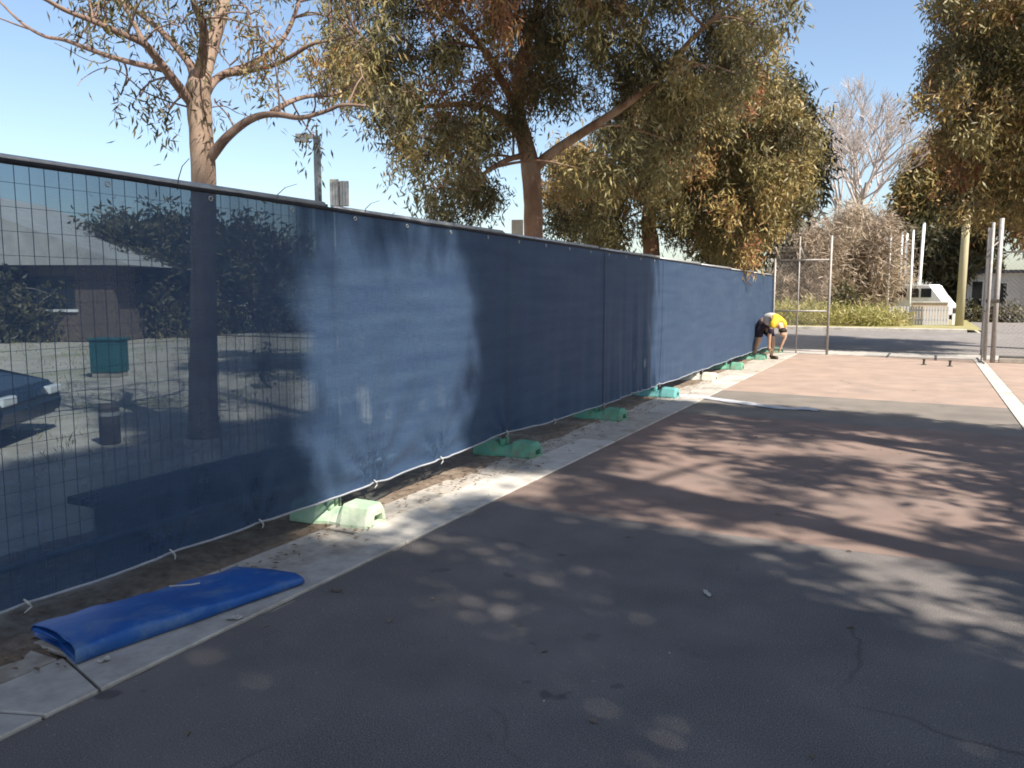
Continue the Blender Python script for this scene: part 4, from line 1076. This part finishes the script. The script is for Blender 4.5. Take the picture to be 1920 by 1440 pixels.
# ------------------------------------------------------------------ things behind the fence
lp = far(597, 375, 18.0); top = far(597, 255, 18.0)[2]
t = thing('light_pole', 'grey light pole with a floodlight arm behind the fence', 'light pole', (lp[0], lp[1], 0))
bm = bmesh.new(); box(bm, -.055, .055, -.055, .055, 0, top, .006); obj('pole', bm, M['polegrey'], t)
q = Vector((math.cos(YAW), math.sin(YAW), 0))
RM = Matrix.Rotation(YAW, 4, 'Z')
bm = bmesh.new(); box(bm, -.44, -.06, -.06, .06, top - .06, top + .04, .01, RM); obj('lamp_arm', bm, M['sign'], t)
bm = bmesh.new(); box(bm, -.46, -.18, -.09, .09, top - .12, top - .062, .01, RM); fl = obj('floodlight', bm, M['steel'], t)
bm = bmesh.new(); box(bm, -.02, .02, -.02, .02, top + .003, top + .12, .003, RM); obj('cap', bm, M['polegrey'], t)
def sign(u, v0, v1, D, w_, name, label, two):
    p = far(u, v1, D); zt = far(u, v0, D)[2]; zb = p[2]
    t = thing(name, label, 'sign', (p[0], p[1], 0), YAW - .1)
    if two:
        for x in (-w_ / 4 - .008, w_ / 4 + .008):
            bm = bmesh.new(); box(bm, x - w_ / 4, x + w_ / 4, -.012, .012, zb, zt - (.02 if x > 0 else 0), .003); s_ = obj('panel', bm, M['sign'], t)
            for dx in (-.3, .0, .3):
                bm = bmesh.new(); box(bm, x + dx * w_ / 2 - .012, x + dx * w_ / 2 + .012, -.022, -.0125, zb + .01, zt - .03); obj('rib', bm, M['steel'], s_)
    else:
        bm = bmesh.new(); box(bm, -w_ / 2, w_ / 2, -.012, .012, zb, zt, .003); obj('panel', bm, M['sign'], t)
    bm = bmesh.new(); tube(bm, [(0, .045, 0), (0, .045, zt - .02)], .028, 8); obj('post', bm, M['steel'], t, True)
    return t
sign(637, 336, 387, 9.5, .20, 'sign_board', 'two panel sign seen from behind above the fence, right of the light pole', True)
sign(970, 412, 445, 15.5, .22, 'sign_board', 'small grey sign above the fence beside the central trunk', False)
sign(806, 362, 400, 16.5, .22, 'sign_board', 'faint pale sign above the fence at the left of the central crown', False)

# parked car, cabinet, bollard, plant, seen through the cloth
cp_ = gp(-32, 822); cr = thing('parked_car', 'dark low car nose seen dimly through the cloth at the left edge', 'car', (cp_[0], cp_[1], -.02), YAW + math.radians(8)); cr.scale = (.88,) * 3
bm = bmesh.new(); prof = [(.55, .22), (.60, .45), (.50, .62), (-.5, .84), (-1.25, 1.32), (-2.6, 1.35), (-3.4, .9), (-3.5, .25)]
prof = prof[::-1]
ys = [-.82, .82]; st = []
for y, ins in ((-.82, 1), (.82, 1)):
    st.append([bm.verts.new((x, y * (.86 if z > .9 else 1), z)) for x, z in prof])
n = len(prof)
for k in range(n): bm.faces.new((st[0][k], st[0][(k + 1) % n], st[1][(k + 1) % n], st[1][k]))
bm.faces.new(st[0]); bm.faces.new(st[1][::-1]); bmesh.ops.bevel(bm, geom=list(bm.edges), offset=.05, segments=3, affect='EDGES'); obj('body', bm, M['car'], cr)
for y in (-.74, .74):
    for x in (-.15, -2.7):
        bm = bmesh.new(); bmesh.ops.create_cone(bm, cap_ends=True, segments=24, radius1=.31, radius2=.31, depth=.2, matrix=Matrix.Translation((x, y, .31)) @ Matrix.Rotation(math.pi / 2, 4, 'X'))
        w_ = obj('wheel', bm, M['tyre'], cr)
        bm = bmesh.new(); bmesh.ops.create_cone(bm, cap_ends=True, segments=20, radius1=.2, radius2=.17, depth=.02, matrix=Matrix.Translation((x, y * 1.15, .31)) @ Matrix.Rotation(math.pi / 2, 4, 'X')); obj('rim', bm, M['steel'], w_)
for y in (-.6, .6):
    bm = bmesh.new(); box(bm, .50, .60, y - .17, y + .17, .48, .58, .02); obj('headlight', bm, M['lampglass'], cr)
bm = bmesh.new(); box(bm, .30, .55, -.835, -.815, .36, .41, .005); obj('indicator', bm, M['redlens'], cr)
bm = bmesh.new(); box(bm, -2.5, -1.35, -.80, -.74, .93, 1.22, .01); obj('window', bm, M['glass'], cr)

cb = gp(207, 703); t = thing('utility_cabinet', 'small teal utility cabinet on the open ground behind the cloth', 'cabinet', (cb[0], cb[1], -.02), YAW)
bm = bmesh.new(); box(bm, -.26, .26, -.2, .2, .08, .66, .02); obj('cabinet_body', bm, M['bin'], t)
bm = bmesh.new(); box(bm, -.29, .29, -.23, .23, .662, .70, .01); obj('lid', bm, M['bin'], t)
bm = bmesh.new(); box(bm, -.24, .24, -.18, .18, 0, .078); obj('plinth', bm, M['concrete2'], t)
bb = gp(207, 826); t = thing('bollard', 'short dark bollard behind the cloth, left of the near trunk', 'bollard', (bb[0], bb[1], -.02))
bm = bmesh.new(); tube(bm, [(0, 0, 0), (0, 0, .36), (0, 0, .40)], [.10, .10, .07], 12); obj('bollard_body', bm, M['darkmetal'], t); bm = bmesh.new(); tube(bm, [(0, 0, .28), (0, 0, .32)], .104, 12); obj('band', bm, M['steel'], t)
ap = gp(505, 724); t = thing('sapling', 'dark young sapling behind the cloth, right of the near trunk', 'plant', (ap[0], ap[1], 0))
bm = bmesh.new(); tube(bm, [(0, 0, 0), (-.05, 0, .3), (-.12, 0, .6)], [.014, .01, .006], 5); obj('stem', bm, M['limb'], t)
cs = np.stack([rng.normal(-.08, .06, 14), rng.normal(0, .06, 14), rng.uniform(.12, .62, 14)], 1)
leaf_obj('foliage', [leaves_mesh(cs, 14, .12, np.full(14, .4), (.1, .16), (.03, .05))], M['leafdark'], t, (0, 0, 0))

bn = thing('bench', 'low dark plank bench close behind the cloth at the left', 'bench', (-4.05, 3.7, -.02))
for x in (-.15, 0, .15):
    bm = bmesh.new(); box(bm, x - .068, x + .068, -.88, .88, .33, .372, .006); obj('plank', bm, M['darkmetal'], bn)
for y in (-.7, .7):
    bm = bmesh.new(); box(bm, -.19, .19, y - .04, y + .04, 0, .328, .005); obj('leg', bm, M['darkmetal'], bn)
bm = bmesh.new(); box(bm, .16, .20, -.84, .84, .20, .327, .004); obj('apron', bm, M['darkmetal'], bn)

# gabled house and hedge far behind the fence
hb = far(-160, 600, 31); t = thing('gabled_house', 'low house with pale sloping metal roof, dim behind the cloth at the left', 'house', (hb[0], hb[1], 0), YAW)
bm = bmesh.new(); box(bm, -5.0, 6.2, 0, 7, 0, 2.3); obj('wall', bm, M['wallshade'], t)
bm = bmesh.new()
vs_ = [bm.verts.new(p) for p in ((-9, -.5, 4.9), (0, -.5, 4.9), (7.0, -.5, 2.32), (-9, -.5, 2.32), (-9, 7.4, 4.9), (0, 7.4, 4.9), (7.0, 7.4, 2.32), (-9, 7.4, 2.32))]
for q in ((0, 1, 2, 3), (7, 6, 5, 4), (0, 4, 5, 1), (1, 5, 6, 2), (3, 2, 6, 7), (0, 3, 7, 4)): bm.faces.new([vs_[i] for i in q])
obj('roof', bm, M['roof'], t)
for x in (-3, .2, 3.6):
    bm = bmesh.new(); box(bm, x, x + 1.4, -.04, .03, 1.0, 2.0); w_ = obj('window', bm, M['glass'], t)
    bm = bmesh.new(); box(bm, x - .08, x + 1.48, -.07, -.002, .9, .985); obj('sill', bm, M['white'], w_)
for i, (u0, u1, vt, lab) in enumerate(((-60, 140, 505, 'dark garden shrub before the gabled house'), (200, 330, 470, 'dark shrub at the right corner of the gabled house'), (330, 480, 420, 'dark shrub behind the near trunk, seen through the cloth'), (480, 640, 440, 'dark shrub right of the near trunk, seen through the cloth'), (640, 820, 460, 'dark shrub behind the sunlit part of the cloth'))):
    bush('garden_shrub', lab, [(u0, 622), (u0 + 10, vt + 40), ((u0 + u1) / 2, vt), (u1 - 10, vt + 40), (u1, 622)], 29.5 + i * .8, 1.0, 60, .55, 'leafdark', lambda u, v, d: random.uniform(.1, 1), L=(.16, .3), Wd=(.07, .11), sub=9, spread=.3, mind=.2)
bush('garden_tree', 'dark spreading tree above the shrubs, seen through the upper cloth', [(150, 520), (170, 440), (290, 415), (420, 425), (520, 445), (560, 480), (500, 520)], 33, 2.0, 80, .75, 'leafdark', lambda u, v, d: random.uniform(.1, 1), L=(.2, .4), Wd=(.08, .12), sub=9, spread=.35, cat='tree', bark='bark')

# ------------------------------------------------------------------ small litter
vv = []; ff = []
lit_ = []
for _ in range(900):
    y = random.uniform(.8, 14); x = random.gauss(-3.2, .14)
    if y < 2.0: x = random.gauss(-3.25, .12)
    if x > -2.72: continue
    lit_.append((x, y, .022 if x > -3.33 else max(.012, dirt_z(x, y) + .008)))
for _ in range(45): lit_.append((random.uniform(-2.6, 1.5), random.uniform(1.5, 9), .004))
for x, y, z in lit_:
    a = random.uniform(0, 6.28); l = random.uniform(.02, .055); w_ = l * random.uniform(.14, .26); c, s = math.cos(a), math.sin(a); k = len(vv); h = random.uniform(.001, .012)
    vv += [(x, y, z), (x + c * l * .5 - s * w_, y + s * l * .5 + c * w_, z + h), (x + c * l, y + s * l, z + h * .3), (x + c * l * .5 + s * w_, y + s * l * .5 - c * w_, z + h * .6)]; ff.append((k, k + 1, k + 2, k + 3))
stuff(obj('leaf_litter', (vv, ff), M['litter']))['label'] = 'dry fallen leaves along the gutter and driveway'
def scrap(u, v_, w_, l_, m, name, label, cat, rz=.4, z=.004):
    p = gp(u, v_); vv, ff = grid(-l_ / 2, l_ / 2, -w_ / 2, w_ / 2, 6, 3, lambda x, y: .004 + .010 * abs(wob(x * 60, y * 50)))
    vv = [(x, y * (1 - .8 * (2 * x / l_) ** 2), zz) for x, y, zz in vv]
    o = obj(name, (vv, ff), m); o.location = (p[0], p[1], z); o.rotation_euler = (0, 0, rz); tag(o, label, cat); return o
scrap(1326, 1116, .03, .085, M['paper'], 'fallen_leaf', 'single pale curled leaf on the dark asphalt in mid driveway', 'leaf', 2.2)
scrap(630, 1110, .02, .09, M['litter'], 'fallen_leaf', 'thin brown leaf on the asphalt beside the blue sheet corner', 'leaf', .2)
scrap(440, 1166, .05, .07, M['paper'], 'paper_scrap', 'crumpled white scrap beside the blue folded sheet', 'paper scrap', .7, .014)
scrap(196, 1246, .04, .05, M['paper'], 'paper_scrap', 'white scrap at the near corner of the blue folded sheet', 'paper scrap', 1.4, .014)
for u, v_, lab in ((1020, 1316, 'tiny pale pebble on the asphalt at the bottom of the picture'), (1255, 1226, 'tiny pale pebble on the shaded asphalt right of centre')):
    bm = bmesh.new(); bmesh.ops.create_icosphere(bm, subdivisions=1, radius=.005)
    for q in bm.verts: q.co *= random.uniform(.7, 1.2)
    o = obj('pebble', bm, M['paper']); p = gp(u, v_); o.location = (p[0], p[1], .004); tag(o, lab, 'pebble')
